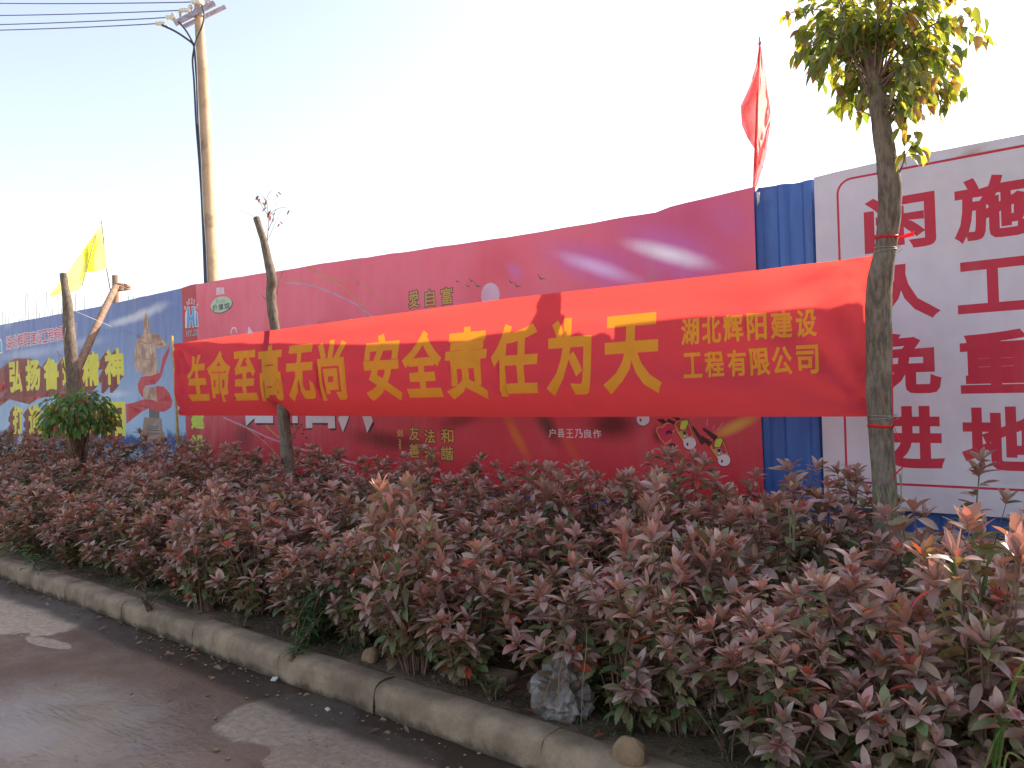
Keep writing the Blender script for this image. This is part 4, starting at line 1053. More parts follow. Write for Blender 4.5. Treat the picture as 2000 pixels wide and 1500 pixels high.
# ================================================================== FLAGS
def flag_surface(name, left, right, Y, depthf, mat, parent, nu=34, nv=48):
    Lp = left; Rp = smooth_pts(right, 4); vs = []; fs = []; uv = []
    for i in range(nv + 1):
        t = i / nv; a = Lp[min(len(Lp) - 1, int(t * (len(Lp) - 1)))]; b = Rp[min(len(Rp) - 1, int(t * (len(Rp) - 1)))]
        fa = t * (len(Lp) - 1); ia = min(int(fa), len(Lp) - 2); a = Vector(Lp[ia]).lerp(Vector(Lp[ia + 1]), fa - ia)
        fb = t * (len(Rp) - 1); ib = min(int(fb), len(Rp) - 2); b = Vector(Rp[ib]).lerp(Vector(Rp[ib + 1]), fb - ib)
        for j in range(nu + 1):
            u = j / nu; q = a.lerp(b, u); p = onY(q.x, q.y, Y + depthf(u, t)); vs.append(p); uv.append((u, t * 2))
    for i in range(nv):
        for j in range(nu): k = i * (nu + 1) + j; fs.append((k, k + nu + 1, k + nu + 2, k + 1))
    return mesh_obj(name, vs, fs, mat, parent, uvs=uv)
YFL = FY + .12
base = onY(1473, 372, YFL); fl = empty('red_flag', base - Vector((0, 0, .3)), 'limp red flag hanging on its pole above the fence by the blue gap', 'flag')
m = MB(); m.tube([base - Vector((0, 0, .3)), base, onY(1476, 290, YFL), onY(1484, 84, YFL)], [.012, .012, .011, .010], 8); m.build('flag_pole', M_FLAGR if False else simple('red_painted_cane', (.55, .10, .10), .6), fl)
def dfr(u, t): return .22 * MN.noise(Vector((u * 3.2 + t * 2, t * 4.5, 2))) + .10 * MN.noise(Vector((u * 6, t * 11 + u * 5, 7))) + .15 * math.sin(u * 9 + t * 7) * min(1, t * 3) * (1 - .5 * t) + .34 * (u - .3) * max(0, (t - .45)) * 2.0 * math.cos((t - .5) * 2) + .05 * math.sin(t * 11 + u * 5)
flag_surface('cloth', [(1483, 88), (1476, 130), (1463, 170), (1446, 208), (1449, 245), (1460, 270), (1473, 290), (1471, 330), (1470, 366)], [(1487, 90), (1491, 120), (1498, 160), (1503, 200), (1506, 228), (1502, 262), (1497, 300), (1488, 335), (1478, 366)], YFL - .02, dfr, M_FLAGR, fl)
m = MB(); a = onY(1484, 84, YFL); m.tube([a - Vector((0, 0, .01)), a + Vector((0, 0, .05))], [.014, .006], 8); m.build('pole_tip', M_GALV, fl)
base = onY(222, 600, YFL); fl = empty('yellow_flag', base - Vector((0, 0, .3)), 'bright yellow flag hanging folded from a thin slanted pole over the blue poster', 'flag')
m = MB(); m.tube([base - Vector((0, 0, .3)), base, onY(209, 525, YFL), onY(198, 432, YFL)], [.018, .018, .016, .013], 8); m.build('flag_pole', M_GALV, fl)
def dfy(u, t): return .10 * math.sin(u * 9) * (.3 + t) + (.16 * math.exp(-((u - .40) / .09) ** 2)) * -1 + .05 * math.sin(t * 6 + u * 8)
def ylr():
    vs = []; fs = []; uv = []; nu, nv = 30, 18
    T = smooth_pts([(198, 437), (188, 452), (172, 475), (150, 505), (122, 545), (97, 576)], 6); B_ = smooth_pts([(209, 524), (188, 531), (168, 533), (160, 556), (150, 568), (98, 578)], 6)
    for j in range(nu + 1):
        u = j / nu; fa = u * (len(T) - 1); ia = min(int(fa), len(T) - 2); a = Vector(T[ia]).lerp(Vector(T[ia + 1]), fa - ia); b = Vector(B_[ia]).lerp(Vector(B_[ia + 1]), fa - ia)
        for i in range(nv + 1):
            t = i / nv; q = a.lerp(b, t); vs.append(onY(q.x, q.y, YFL - .02 + dfy(u, t))); uv.append((u, t))
    for j in range(nu):
        for i in range(nv): k = j * (nv + 1) + i; fs.append((k, k + 1, k + nv + 2, k + nv + 1))
    return mesh_obj('cloth', vs, fs, M_FLAGY, fl, uvs=uv)
ylr()
m = MB(); P = [onY(x, y, YFL - .20) for x, y in [(195, 445), (184, 470), (176, 500), (168, 530), (160, 558)]]; m.tube(P, .008, 6); m.build('white_hem', M_PORC, fl)

# ================================================================== UTILITY POLE
DP = 19.0
pol = empty('utility_pole', atd(418, 640, DP) , 'tall tapering concrete utility pole with crossarms behind the red poster', 'utility pole')
pol.location.z = 0
m = MB(); pts = [(418, 640, 26.5), (413.5, 540, 25), (404, 300, 22), (396, 150, 20), (390, 60, 17.5), (386, -60, 16)]
P = [atd(x, y, DP) for x, y, w_ in pts]; m.tube([Vector((P[0].x, P[0].y, 0))] + P, [.17] + [w_ / 2 * DP / F for _, _, w_ in pts], 20); m.build('shaft', M_POLE, pol)
def beam(a, b, wd, name, mat, parent=pol):
    d = (b - a); M3 = frame(d); m = MB(); m.box(a.lerp(b, .5), (d.length, wd[0], wd[1]), M3); return m.build(name, mat, parent, smooth=False)
beam(atd(341, 46, DP - .25), atd(419, 6, DP - .05), (.09, .10), 'crossarm', M_GALV)
beam(atd(357, 53, DP + .45), atd(440, 13, DP + .65), (.07, .08), 'crossarm', M_GALV)
for (x, y) in [(389, 30), (389, 26)]:
    m = MB(); c = atd(x, y, DP); m.tube([c + Vector((0, 0, -.05)), c + Vector((0, 0, .05))], .135, 18); m.build('pole_band', M_GALV, pol)
ends = [((383, 4), (0, 3)), ((362, 20), (0, 24)), ((333, 34), (0, 42)), ((313, 46), (0, 52))]
def insul(c, d, name='insulator'):
    d = d.normalized(); m = MB()
    P = []; R_ = []
    for k in range(10): P.append(c + d * (.032 * k - .14)); R_.append([.028, .05, .05, .028, .05, .05, .028, .05, .05, .028][k])
    m.tube(P, R_, 10); m.build(name, M_PORC, pol)
for i, ((ax, ay), (bx_, by_)) in enumerate(ends):
    a = atd(ax, ay, DP - .2); b = atd(-500, (-14, 20, 44, 54)[i], DP + 8)
    insul(a, (b - a))
    q = atd(ax + 16, ay + 8 - (2 if i == 3 else 0), DP - .15)
    mm = MB(); mm.tube([a, q], .02, 6); mm.build('insulator_bracket', M_GALV, pol)
    mid = [a.lerp(b, t) - Vector((0, 0, 1)) * (.16 * 4 * t * (1 - t)) for t in np.linspace(.03, 1, 22)]
    m = MB(); m.tube([a + (b - a).normalized() * .12 + Vector((0, 0, .0))] + mid, .013, 6)
    tag(m.build('overhead_wire', M_WIRE, loc=a), ['topmost overhead wire running left from the head of the utility pole', 'second overhead wire from the top, left of the utility pole', 'third overhead wire from the top, left of the utility pole', 'lowest overhead wire, ending at the left tip of the crossarm'][i], 'wire', 'overhead wires of the utility pole')
for (x, y) in [(403, 8), (409, 3), (352, 33), (338, 40), (372, 24)]:
    c = atd(x, y, DP - .1); m = MB(); m.tube([c, c + Vector((0, 0, .08)), c + Vector((0, 0, .10)), c + Vector((0, 0, .17))], [.03, .03, .055, .04], 8); m.build('pin_insulator', M_PORC, pol)
# drop cables looping down the pole's left side
for k, (pts, lab, r_) in enumerate([([(316, 49), (340, 60), (362, 74), (378, 88), (382, 110), (384, 150), (386, 220), (391, 300), (395, 400), (401, 480), (404, 560)], 'dark cable swinging from the left crossarm tip down the utility pole', .024),
                      ([(348, 42), (362, 58), (374, 78), (379, 92), (376, 118), (379, 160), (383, 240), (390, 330), (396, 430), (399, 500), (402, 560)], 'dark drop cable bowing out to the left of the utility pole', .022),
                      ([(394, 12), (399, 28), (395, 50), (386, 72), (380, 92), (382, 130), (385, 180), (388, 270), (393, 380), (397, 470), (400, 560)], 'drop cable crossing the face of the utility pole below its head', .020)]):
    P = [atd(x, y, DP - .22 - (.0 if y > 60 else .05)) for x, y in pts]; m = MB(); m.tube([Vector(p) for p in smooth_pts(P, 4)], r_, 6)
    tag(m.build('drop_cable', M_CABLE, loc=P[-1]), lab, 'cable', 'drop cables on the utility pole')

# rebar of the building site far behind the fence
rb = [(5, 609, 0), (11, 618, 0), (17, 619, 1), (27, 608, 0), (43, 609, 0), (51, 568, 2), (57, 573, 3), (72, 566, 2), (77, 610, 0), (86, 600, 0), (91, 570, 0), (103, 603, 1), (113, 575, 0), (147, 572, 0), (166, 571, 2), (199, 575, 0), (251, 577, 0), (262, 579, 1), (38, 622, 0), (65, 606, -1), (98, 609, 0), (120, 600, 0)]
ORDN = ['first', 'second', 'third', 'fourth', 'fifth', 'sixth', 'seventh', 'eighth', 'ninth', 'tenth', 'eleventh', 'twelfth', 'thirteenth', 'fourteenth', 'fifteenth', 'sixteenth', 'seventeenth', 'eighteenth', 'nineteenth', 'twentieth', 'twenty-first', 'twenty-second']
for i, (x, y, ln) in enumerate(rb):
    a = onY(x - ln, y, 14); b = onY(x + 1, 668, 14); b = Vector((b.x, b.y, 0)) + (b - a) * 0; m = MB(); m.tube([b, a], .014, 5)
    k_ = sorted(q[0] for q in rb).index(x)
    tag(m.build('steel_bar', M_REBAR, loc=b), 'thin upright steel bar far behind the blue poster, ' + ORDN[k_] + ' from the left', 'steel bar', 'reinforcing bars sticking up behind the fence')

# ================================================================== HEDGE
random.seed(42)
def young():
    return random.choice([(.40, .275, .245), (.43, .290, .262), (.36, .250, .200), (.41, .310, .245), (.46, .240, .215), (.38, .295, .255), (.31, .20, .155)])
def oldc():
    return random.choice([(.22, .200, .105), (.26, .205, .125), (.155, .190, .080), (.28, .215, .140), (.21, .190, .095), (.115, .180, .070), (.19, .205, .085)])
def fresh(): return random.choice([(.46, .13, .08), (.42, .17, .07), (.42, .12, .10)])
def shrub_plan(seed, h=.68, rad=.30, nst=24, dens=1.0, sparse=False):
    """returns (stems, leaves); every coordinate is relative to the foot"""
    random.seed(seed); stems = []; lv = []
    for s_ in range(nst):
        an = U(0, 6.283); rr_ = math.sqrt(rnd()) * rad
        hh = h * (1 - .42 * (rr_ / rad) ** 2.0) * U(.80, 1.08)
        if rr_ > rad * .75 and rnd() < .6: hh *= U(.5, .85)
        b = Vector((math.cos(an) * rr_ * .25, math.sin(an) * rr_ * .25, 0)); t = Vector((math.cos(an) * rr_, math.sin(an) * rr_, hh))
        md = b.lerp(t, .5) + Vector((math.cos(an), math.sin(an), 0)) * -.03 + Vector((U(-.02, .02), U(-.02, .02), 0))
        P = [Vector(p) for p in smooth_pts([b, md, t], 4)]; stems.append((P, U(.004, .0065)))
        ax = (P[-1] - P[-2]).normalized(); redd = rnd() < .13
        nl = random.randint(7, 10); a0 = U(0, 6.28)
        for k in range(nl):
            a_ = a0 + k * 2.4; tilt = .30 + .95 * (1 - k / nl) + U(-.12, .12)
            side = Vector((math.cos(a_), math.sin(a_), 0)); side = (side - ax * side.dot(ax)).normalized()
            d = ax * math.cos(tilt) + side * math.sin(tilt); sz = U(.074, .108) * (.70 + .38 * (1 - k / nl))
            col = young() if not (redd and k > nl - 4) else fresh()
            if rnd() < .10: col = oldc()
            lv.append((P[-1] - ax * .02 * (1 - k / nl), d, sz, col, random.randrange(5), U(-.35, .35)))
        m_ = int(random.randint(12, 16) * dens)
        for k in range(m_):
            t_ = U(.24, .95); i = min(len(P) - 2, int(t_ * (len(P) - 1))); p = P[i].lerp(P[i + 1], t_ * (len(P) - 1) - i)
            a_ = U(0, 6.28); out = Vector((math.cos(an), math.sin(an), 0)) * U(0, .9)
            d = (Vector((math.cos(a_), math.sin(a_), U(-.5, .45))) + out).normalized()
            col = young() if rnd() < (t_ - .45) * 1.2 else oldc()
            if rnd() < .012: col = (.5, .08, .05)
            lv.append((p + d * .012, d, U(.070, .106), col, random.randrange(5), U(-.6, .6)))
    return stems, lv
def stem_mesh(stems, name='stems'):
    m = MB()
    for P, r in stems: m.tube(P, [r * (1 - .6 * k / (len(P) - 1)) for k in range(len(P))], 5, False)
    me = bpy.data.meshes.new(name); me.from_pydata(m.v, [], m.f); me.polygons.foreach_set('use_smooth', [True] * len(m.f)); me.materials.append(M_STEM); return me
plans = [shrub_plan(100 + i, h=.68 + .03 * (i % 3), rad=.29 + .02 * (i % 2), nst=22 + i % 4) for i in range(7)]
sparse_plans = [shrub_plan(300 + i, h=.84, rad=.30, nst=11, dens=1.25) for i in range(3)]
allp = plans + sparse_plans
stemM = [stem_mesh(p[0]) for p in allp]
massM = []; restM = []
for st_, lv in allp:
    for lim, store in ((0, massM), (300, restM)):
        mm = Mass()
        order = sorted(lv, key=lambda q: -(q[0].z + .4 * abs(q[0].y)))
        for (p, d, sz, col, k, ro) in order[lim:]: mm.leaf(LEAFG[k], frame(d, rollv=ro), p, sz, col)
        if mm.n == 0: store.append(None); continue
        me = bpy.data.meshes.new('foliage'); me.from_pydata(np.concatenate(mm.v).tolist(), [], mm.f); me.polygons.foreach_set('use_smooth', [True] * len(mm.f)); me.materials.append(M_LEAF_A)
        at = me.color_attributes.new('Col', 'FLOAT_COLOR', 'POINT'); at.data.foreach_set('color', np.concatenate(mm.c).astype(np.float32).ravel()); store.append(me)
def shrub(x, y, pi, sc, rz, near, label, zs=None, row=None):
    o = empty('purple_leaf_shrub', (x, y, bed_z(x, y) - .01), label, 'shrub', 'purple-leaved shrubs of the roadside hedge')
    if row is not None: SH.append((o, row))
    o.scale = (sc, sc, zs or sc); o.rotation_euler = (U(-.06, .06), U(-.06, .06), rz)
    s_ = bpy.data.objects.new('stems', stemM[pi]); COL.objects.link(s_); s_.parent = o
    f = (restM if near else massM)[pi]
    if f: 
        fo = bpy.data.objects.new('foliage', f); COL.objects.link(fo); fo.parent = o; fo['kind'] = 'stuff'
    if near:
        order = sorted(allp[pi][1], key=lambda q: -(q[0].z + .4 * abs(q[0].y)))[:300]
        for (p, d, sz, col, k, ro) in order: leaf_object(o, LEAFM[k], frame(d, rollv=ro), p, sz, col)
    return o
LM = [(-400, 'left of the round green bush'), (90, 'left of the round green bush'), (150, 'in line with the round green bush'), (230, 'right of the round green bush'), (290, 'below the printed statue'), (345, 'by the bamboo stake'),
      (392, 'below the first big banner character'), (436, 'below the second big banner character'), (485, 'below the third big banner character'), (545, 'in line with the crooked bare tree'), (596, 'below the fifth big banner character'), (656, 'below the sixth big banner character'),
      (757, 'below the seventh big banner character'), (836, 'below the eighth big banner character'), (920, 'below the ninth big banner character'), (1014, 'below the tenth big banner character'), (1120, 'below the eleventh big banner character'), (1242, 'below the twelfth big banner character'),
      (1355, 'below the left half of the small banner lettering'), (1440, 'below the right half of the small banner lettering'), (1530, 'below the blue fence gap'), (1630, 'left of the leafy trunk'), (1725, 'in line with the leafy trunk'), (1830, 'right of the leafy trunk'), (1940, 'by the right edge of the view'), (2200, 'by the right edge of the view')]
SH = []
NEAR = 'shrub with dusky purple leaves in the front rows of the hedge by the kerb'
BACK = 'shrub with dusky purple leaves in the rows of the hedge nearer the fence'
FARL = 'small-looking purple-leaved shrub in the hedge far to the left'
random.seed(77); spec = []
for r, (yy, sp_) in enumerate([(2.90, .47), (3.33, .47), (3.85, .50), (4.35, .54), (4.85, .60)]):
    x = 1.0 + (r % 2) * .22
    while x > -8.4:
        near = (r == 0 and x > -7.2) or (r == 1 and x > -4.6)
        keep = True
        if x > -1.5 and yy > 4.5: keep = False
        if x > -1.9 and yy > 4.0 and rnd() < .35: keep = False
        if x > -.2 and yy > 3.6: keep = rnd() < .5
        if keep: spec.append((x + U(-.09, .09), yy + U(-.09, .09), near, r))
        x -= sp_ * U(.9, 1.1)
x = -8.6
while x > -19:
    for r, yy in enumerate([3.05, 3.6, 4.2, 4.85]):
        spec.append((x + U(-.15, .15), yy + U(-.15, .15), False, 9))
    x -= .66 if x > -13 else .85
HL = []
for i, (x, y, near, r) in enumerate(spec):
    sc = U(.90, 1.08); zsc = sc
    if r == 0: zsc = sc * .93; sc *= .98
    if r == 1: zsc = sc * 1.0
    if r in (2, 3): zsc = sc * 1.0
    if r in (2, 3, 4) and -7.5 < x < -3.2: zsc *= .90
    # open soil near the kerb end on the left, low dark gap near the lower right
    if r == 0 and -6.9 < x < -6.1: zsc *= .9
    right_sparse = (x > -1.4 and y > 3.9)
    pi = random.randrange(7) if not right_sparse else 7 + random.randrange(3)
    shrub(x, y, pi, sc, U(0, 6.28), near and not right_sparse, (NEAR if (r <= 1) else BACK) if x > -8.5 else FARL, zsc, row=(r if r < 9 else min(4, int((y - 2.6) / .5))))
for (x, y, sc, zs, pi) in [(-5.35, 2.80, .72, .70, 0), (-4.0, 2.80, .70, .72, 3), (-3.62, 2.86, .70, .80, 5), (-2.72, 2.80, .74, .78, 2), (-1.58, 2.86, .72, .80, 6), (-1.12, 2.74, .80, .82, 1), (-.72, 2.72, .80, .85, 4), (-.30, 2.76, .85, .9, 0), (-6.1, 2.85, .75, .75, 6), (-7.5, 2.82, .7, .7, 2)]:
    shrub(x, y, pi, sc, U(0, 6.28), True, NEAR, zs, row=5)
# taller ones whose tips reach the sunlight
for (x, y, sc, zs, pi, lab) in [(-3.02, 2.76, .84, 1.36, 1, 'tall purple-leaved shrub by the kerb, its top leaves catching bright sun below the banner'),
                                (-3.30, 2.86, .8, 1.30, 3, 'sun-topped shrub just left of the tallest sunlit shrub below the banner'),
                                (-5.05, 2.72, .80, 1.12, 2, 'shrub leaning towards the kerb with pale sunlit leaves, near the left part'),
                                (-1.75, 3.10, .9, 1.34, 4, 'upright shrub with sunlit tips below the right end of the banner'),
                                (-.52, 2.92, .95, 1.30, 5, 'shrub with glossy sunlit leaves at the right edge, beside the tall grass blades'),
                                (-.78, 4.25, 1.0, 1.05, 8, 'thin tall shrub whose sparse shoots stand out against the white sign'),
                                (-1.55, 4.45, .9, .95, 7, 'sparse shrub at the foot of the leafy tree, in front of the blue fence strip')]:
    shrub(x, y, pi, sc, U(0, 6.28), y < 4, lab, zs)
ROWS = ['front', 'second', 'middle', 'fourth', 'back', 'kerbside']; ORD = ['first', 'second', 'third', 'fourth', 'fifth', 'sixth', 'seventh', 'eighth', 'ninth', 'tenth', 'eleventh', 'twelfth', 'thirteenth', 'fourteenth', 'fifteenth', 'sixteenth', 'seventeenth', 'eighteenth', 'nineteenth', 'twentieth', 'twenty-first', 'twenty-second', 'twenty-third', 'twenty-fourth', 'twenty-fifth']
buck = {}
for o, row in SH:
    d = o.location + Vector((0, 0, .5)) - EYE; px = 1000 + F * d.dot(RT) / d.dot(FW)
    lm_ = min(LM, key=lambda q: abs(q[0] - px))[1]; buck.setdefault((row, lm_), []).append((px, o))
for (row, lm_), lst in buck.items():
    lst.sort(key=lambda q: q[0])
    for k, (px, o) in enumerate(lst):
        o['label'] = ('low purple shrub at the kerb, ' + lm_ if row == 5 else 'purple shrub, %s hedge row, %s' % (ROWS[row], lm_)) + (', %s from left' % ORD[k] if len(lst) > 1 else '')
# two large bright red leaves at the lower right corner
rl = empty('red_leaf_sprig', onZ(1968, 1490, .25), 'sprig with two big bright red leaves at the lower right corner', 'sprig')
b0 = rl.location.copy(); dd = (onZ(1968, 1490, .25) - EYE).length
def near_pt(x, y, k=1.0): return EYE + ray(x, y).normalized() * dd * k
m = MB(); m.tube([b0 - Vector((0, 0, .12)), b0, near_pt(1955, 1400, .97), near_pt(1965, 1360, .97)], [.004, .003, .003, .002], 5); m.build('stem', M_STEM, rl)
leaf_object(rl, LEAFM[2], frame(near_pt(1985, 1480, .94) - near_pt(1965, 1390, .94), up=-FW, rollv=.2), near_pt(1963, 1385, .94) - b0, .125, (.62, .03, .02))
leaf_object(rl, LEAFM[0], frame(near_pt(1925, 1440, .96) - near_pt(1950, 1400, .96), up=-FW, rollv=.5), near_pt(1952, 1398, .96) - b0, .07, (.55, .03, .02))
leaf_object(rl, LEAFM[0], frame(near_pt(1845, 1420, .98) - near_pt(1858, 1388, .98), up=-FW, rollv=.5), near_pt(1860, 1385, .98) - b0, .06, (.50, .03, .02))

# ================================================================== WEEDS AND SMALL THINGS
def weed(name, base, n, h, ll, wd, cols, label, cat='weed', spread=.35, seed=0, droop=.25, perstem=16, shape='lance'):
    random.seed(seed); o = empty(name, base, label, cat); mass = Mass(); mt = MB(); G = [leaf_geo(wid=wd, fold=.25, curl=c_, shape=shape) for c_ in (.15, .35, .5)]
    for s_ in range(n):
        an = U(0, 6.28); hh = h * U(.55, 1); t = Vector((math.cos(an) * spread * hh, math.sin(an) * spread * hh, hh)); P = [Vector(p) for p in smooth_pts([Vector((U(-.02, .02), U(-.02, .02), -.02)), t * .5 + Vector((0, 0, .08 * hh)), t], 4)]
        mt.tube(P, [.004 * (1 - .7 * k / (len(P) - 1)) for k in range(len(P))], 5, False)
        for k in range(perstem):
            t_ = .12 + .88 * k / perstem; i = min(len(P) - 2, int(t_ * (len(P) - 1))); p = P[i].lerp(P[i + 1], t_ * (len(P) - 1) - i)
            a_ = k * 2.4 + s_; d = Vector((math.cos(a_), math.sin(a_), U(-droop, .7))).normalized()
            mass.leaf(G[k % 3], frame(d, rollv=U(-.4, .4)), p, ll * U(.7, 1.1), random.choice(cols))
    me = bpy.data.meshes.new('stems'); me.from_pydata(mt.v, [], mt.f); me.materials.append(M_STEM); s = bpy.data.objects.new('stems', me); COL.objects.link(s); s.parent = o
    f = mass.build('foliage', M_WEED_A, o); return o
GW = [(.05, .12, .03), (.065, .15, .04), (.04, .10, .03)]; GP = [(.09, .15, .05), (.11, .17, .06)]; GD = [(.20, .16, .09), (.13, .13, .07), (.08, .12, .05)]
def gz(x, y, z=.15): p = onZ(x, y, z); return Vector((p.x, p.y, bed_z(p.x, p.y) if p.y > 2.66 else (.14 if p.y > 2.5 else 0)))
weed('willowy_weed', gz(600, 1255), 9, .46, .10, .16, GW, 'bright green weed with long narrow leaves hanging over the kerb', spread=.35, seed=3, perstem=24)
weed('willowy_weed', gz(575, 1275) + Vector((.02, -.03, 0)), 6, .26, .08, .16, GW, 'low end of the narrow-leaved green weed, drooping onto the kerb face', spread=.8, seed=4, perstem=18)
weed('dry_grass_tuft', gz(295, 1215, .05), 14, .17, .06, .12, GD, 'half-dry grass tuft growing in the gutter against the kerb', spread=.8, seed=5, perstem=7)
weed('feathery_weed', gz(95, 1030) + Vector((0, -.02, 0)), 16, .62, .075, .18, GW + GP, 'light green feathery weed between the shrubs at the left', spread=.5, seed=6, perstem=26)
weed('feathery_weed', gz(255, 1075) + Vector((0, .02, 0)), 12, .42, .07, .2, GW + GP, 'green feathery weed between the shrubs, right of the tallest feathery weed', spread=.5, seed=16, perstem=22)
weed('feathery_weed', gz(180, 1085) + Vector((0, .1, 0)), 10, .25, .05, .25, GW, 'low dark green weed behind the left end of the kerb', spread=.7, seed=7, perstem=16)
weed('clover_weed', gz(1130, 1400), 8, .10, .03, .6, GW, 'low green weed beside the crumpled plastic bag', spread=.8, seed=8, perstem=6)
weed('clover_weed', gz(960, 1360), 10, .12, .035, .6, GW, 'low green weed at the kerb left of the plastic bag', spread=.8, seed=9, perstem=6)
weed('clover_weed', gz(470, 1222), 7, .10, .03, .5, GP, 'small pale weed behind the kerb left of the narrow-leaved weed', spread=.8, seed=10, perstem=6)
weed('fine_weed', gz(1420, 1480), 10, .20, .035, .3, GW, 'fine green weed at the bottom under the big right-hand shrubs', spread=.6, seed=11, perstem=12)
weed('fine_weed', gz(555, 905, .5) + Vector((0, .1, 0)), 10, .32, .05, .25, GW, 'green weed at the foot of the crooked bare tree', spread=.6, seed=12, perstem=16)
weed('fine_weed', gz(430, 900, .5) + Vector((0, .1, 0)), 12, .55, .05, .25, GW + GD, 'green and straw-coloured weed below the company strip of the red poster', spread=.5, seed=13, perstem=18)
# leafy twig lying over the kerb
p0 = onZ(150, 1118, .16); tg = empty('fallen_leafy_twig', p0, 'leafy green twig fallen across the far left kerb', 'twig'); m = MB()
Pt = [onZ(155, 1113, .16), onZ(110, 1120, .17), onZ(85, 1118, .15), onZ(62, 1095, .19)]; m.tube([Vector(p) for p in smooth_pts(Pt, 4)], .006, 5); m.build('stem', M_TWIG, tg); random.seed(2)
for k in range(44):
    p = Pt[2].lerp(Pt[3], rnd()) + Vector((U(-.16, .16), U(-.08, .08), U(-.02, .12))); a_ = U(0, 6.28)
    leaf_object(tg, TREEM[k % 3], frame(Vector((math.cos(a_), math.sin(a_), U(-.3, .6)))), p - p0, U(.05, .08), random.choice([(.05, .10, .05), (.06, .12, .06)]))
# tall grass blades
def blades(label, blist, base_z=.25, mat=M_WEED_A, kind='grass blades', name='tall_grass'):
    b0 = None; o = None
    for pts, dist, wd, col in blist:
        P = [EYE + ray(x, y) * dist for x, y in pts]
        if o is None: o = empty(name, P[0], label, kind)
        P = [Vector(p) for p in smooth_pts(P, 4)]; n = len(P); vs = []; fs = []
        for i, p in enumerate(P):
            t = (P[min(i + 1, n - 1)] - P[max(i - 1, 0)]).normalized(); s_ = t.cross(FW).normalized(); w_ = wd * (1 - (i / (n - 1)) ** 2) * (.5 + .5 * min(1, i / 4)) + .0008
            vs += [p - s_ * w_ / 2, p + FW * w_ * .25, p + s_ * w_ / 2]
            if i: a = 3 * i; fs += [(a - 3, a, a + 1, a - 2), (a - 2, a + 1, a + 2, a - 1)]
        mesh_obj('blade', vs, fs, mat, o, cols=[(*col, 1)] * len(vs))
    return o
gcol = (.085, .15, .04)
blades('tall broad green grass blades standing beside the sunlit shrub at the right', [([(1890, 1330), (1882, 1230), (1866, 1140), (1855, 1070), (1853, 1045)], 2.75, .022, gcol), ([(1885, 1320), (1900, 1220), (1920, 1140), (1935, 1070)], 2.8, .016, gcol),
        ([(1893, 1320), (1915, 1200), (1930, 1110), (1945, 1078), (1985, 1082)], 2.8, .014, (.10, .17, .06)), ([(1935, 1240), (1930, 1180), (1925, 1130)], 2.9, .014, gcol)])
blades('bright green grass blades at the lower right corner', [([(1940, 1500), (1950, 1420), (1945, 1380), (1938, 1350)], 2.3, .020, (.06, .16, .02)), ([(1950, 1500), (1965, 1400), (1985, 1330), (2005, 1310)], 2.3, .014, (.14, .24, .05)),
        ([(1920, 1510), (1945, 1440), (1975, 1405), (2010, 1395)], 2.3, .009, (.20, .28, .09)), ([(1960, 1510), (1970, 1470), (2005, 1490)], 2.2, .009, (.20, .26, .10)), ([(1975, 1350), (1990, 1310), (2010, 1280)], 2.3, .014, (.16, .26, .06))])
blades('thin green grass stalk with a drooping seed head in the shrubs right of the leafy tree', [([(1845, 1220), (1840, 1190), (1836, 1175), (1840, 1165), (1850, 1170)], 3.0, .010, (.12, .2, .10)), ([(1838, 1225), (1834, 1195), (1830, 1180)], 3.0, .008, (.12, .2, .10)), ([(1845, 1225), (1848, 1195), (1846, 1178)], 3.0, .008, (.12, .2, .10))])
sg = []
random.seed(9)
for (x, y) in [(1716, 960), (1738, 955), (1748, 985), (1760, 925), (1543, 1000), (1550, 1015), (1765, 1005), (1720, 1000)]:
    for k in range(4): dx = U(-8, 8); sg.append(([(x + dx * .3, y + 60), (x, y + 25), (x + dx, y - U(0, 18))], 3.7, .006, (.22, .26, .14)))
blades('pale thin grass stalks with seed heads in front of the leafy tree trunk', sg, name='seeding_grass')
# grasses leaning at the base in the lower middle
blades('thin dry grass stems rising beside the plastic bag', [([(1090, 1380), (1092, 1320), (1105, 1260), (1112, 1230)], 3.1, .004, (.2, .17, .1)), ([(1135, 1410), (1138, 1340), (1146, 1250), (1142, 1210)], 3.1, .004, (.2, .17, .1)), ([(1060, 1370), (1085, 1300), (1098, 1270)], 3.2, .004, (.2, .17, .1))], name='dry_grass')

# stones, bag, slab
def rock(name, c, r, label, cat, seed, mat=M_STONE, sq=(1, 1, 1), lvl=3, amp=.22):
    bm = bmesh.new(); bmesh.ops.create_icosphere(bm, subdivisions=lvl, radius=1)
    vs = []
    for v in bm.verts:
        n = MN.noise(v.co * 1.1 + Vector((seed, 0, 0))) * amp + MN.noise(v.co * 3 + Vector((0, seed, 0))) * amp * .35
        q = v.co * (1 + n); vs.append(Vector((q.x * sq[0], q.y * sq[1], q.z * sq[2])) * r + c)
    fs = [tuple(v.index for v in f.verts) for f in bm.faces]; bm.free()
    return tag(mesh_obj(name, vs, fs, mat, loc=(c.x, c.y, c.z - r * sq[2])), label, cat)
p = gz(725, 1285); rock('loose_stone', p + Vector((0, 0, .022)), .05, 'small pale angular stone under the hedge behind the kerb', 'stone', 3, sq=(.9, .9, .95), amp=.35)
p = gz(1228, 1478); rock('loose_stone', p + Vector((0, 0, .030)), .062, 'smooth buff stone lying by the kerb at the bottom of the view', 'stone', 8, sq=(1.1, .75, .85), amp=.32)
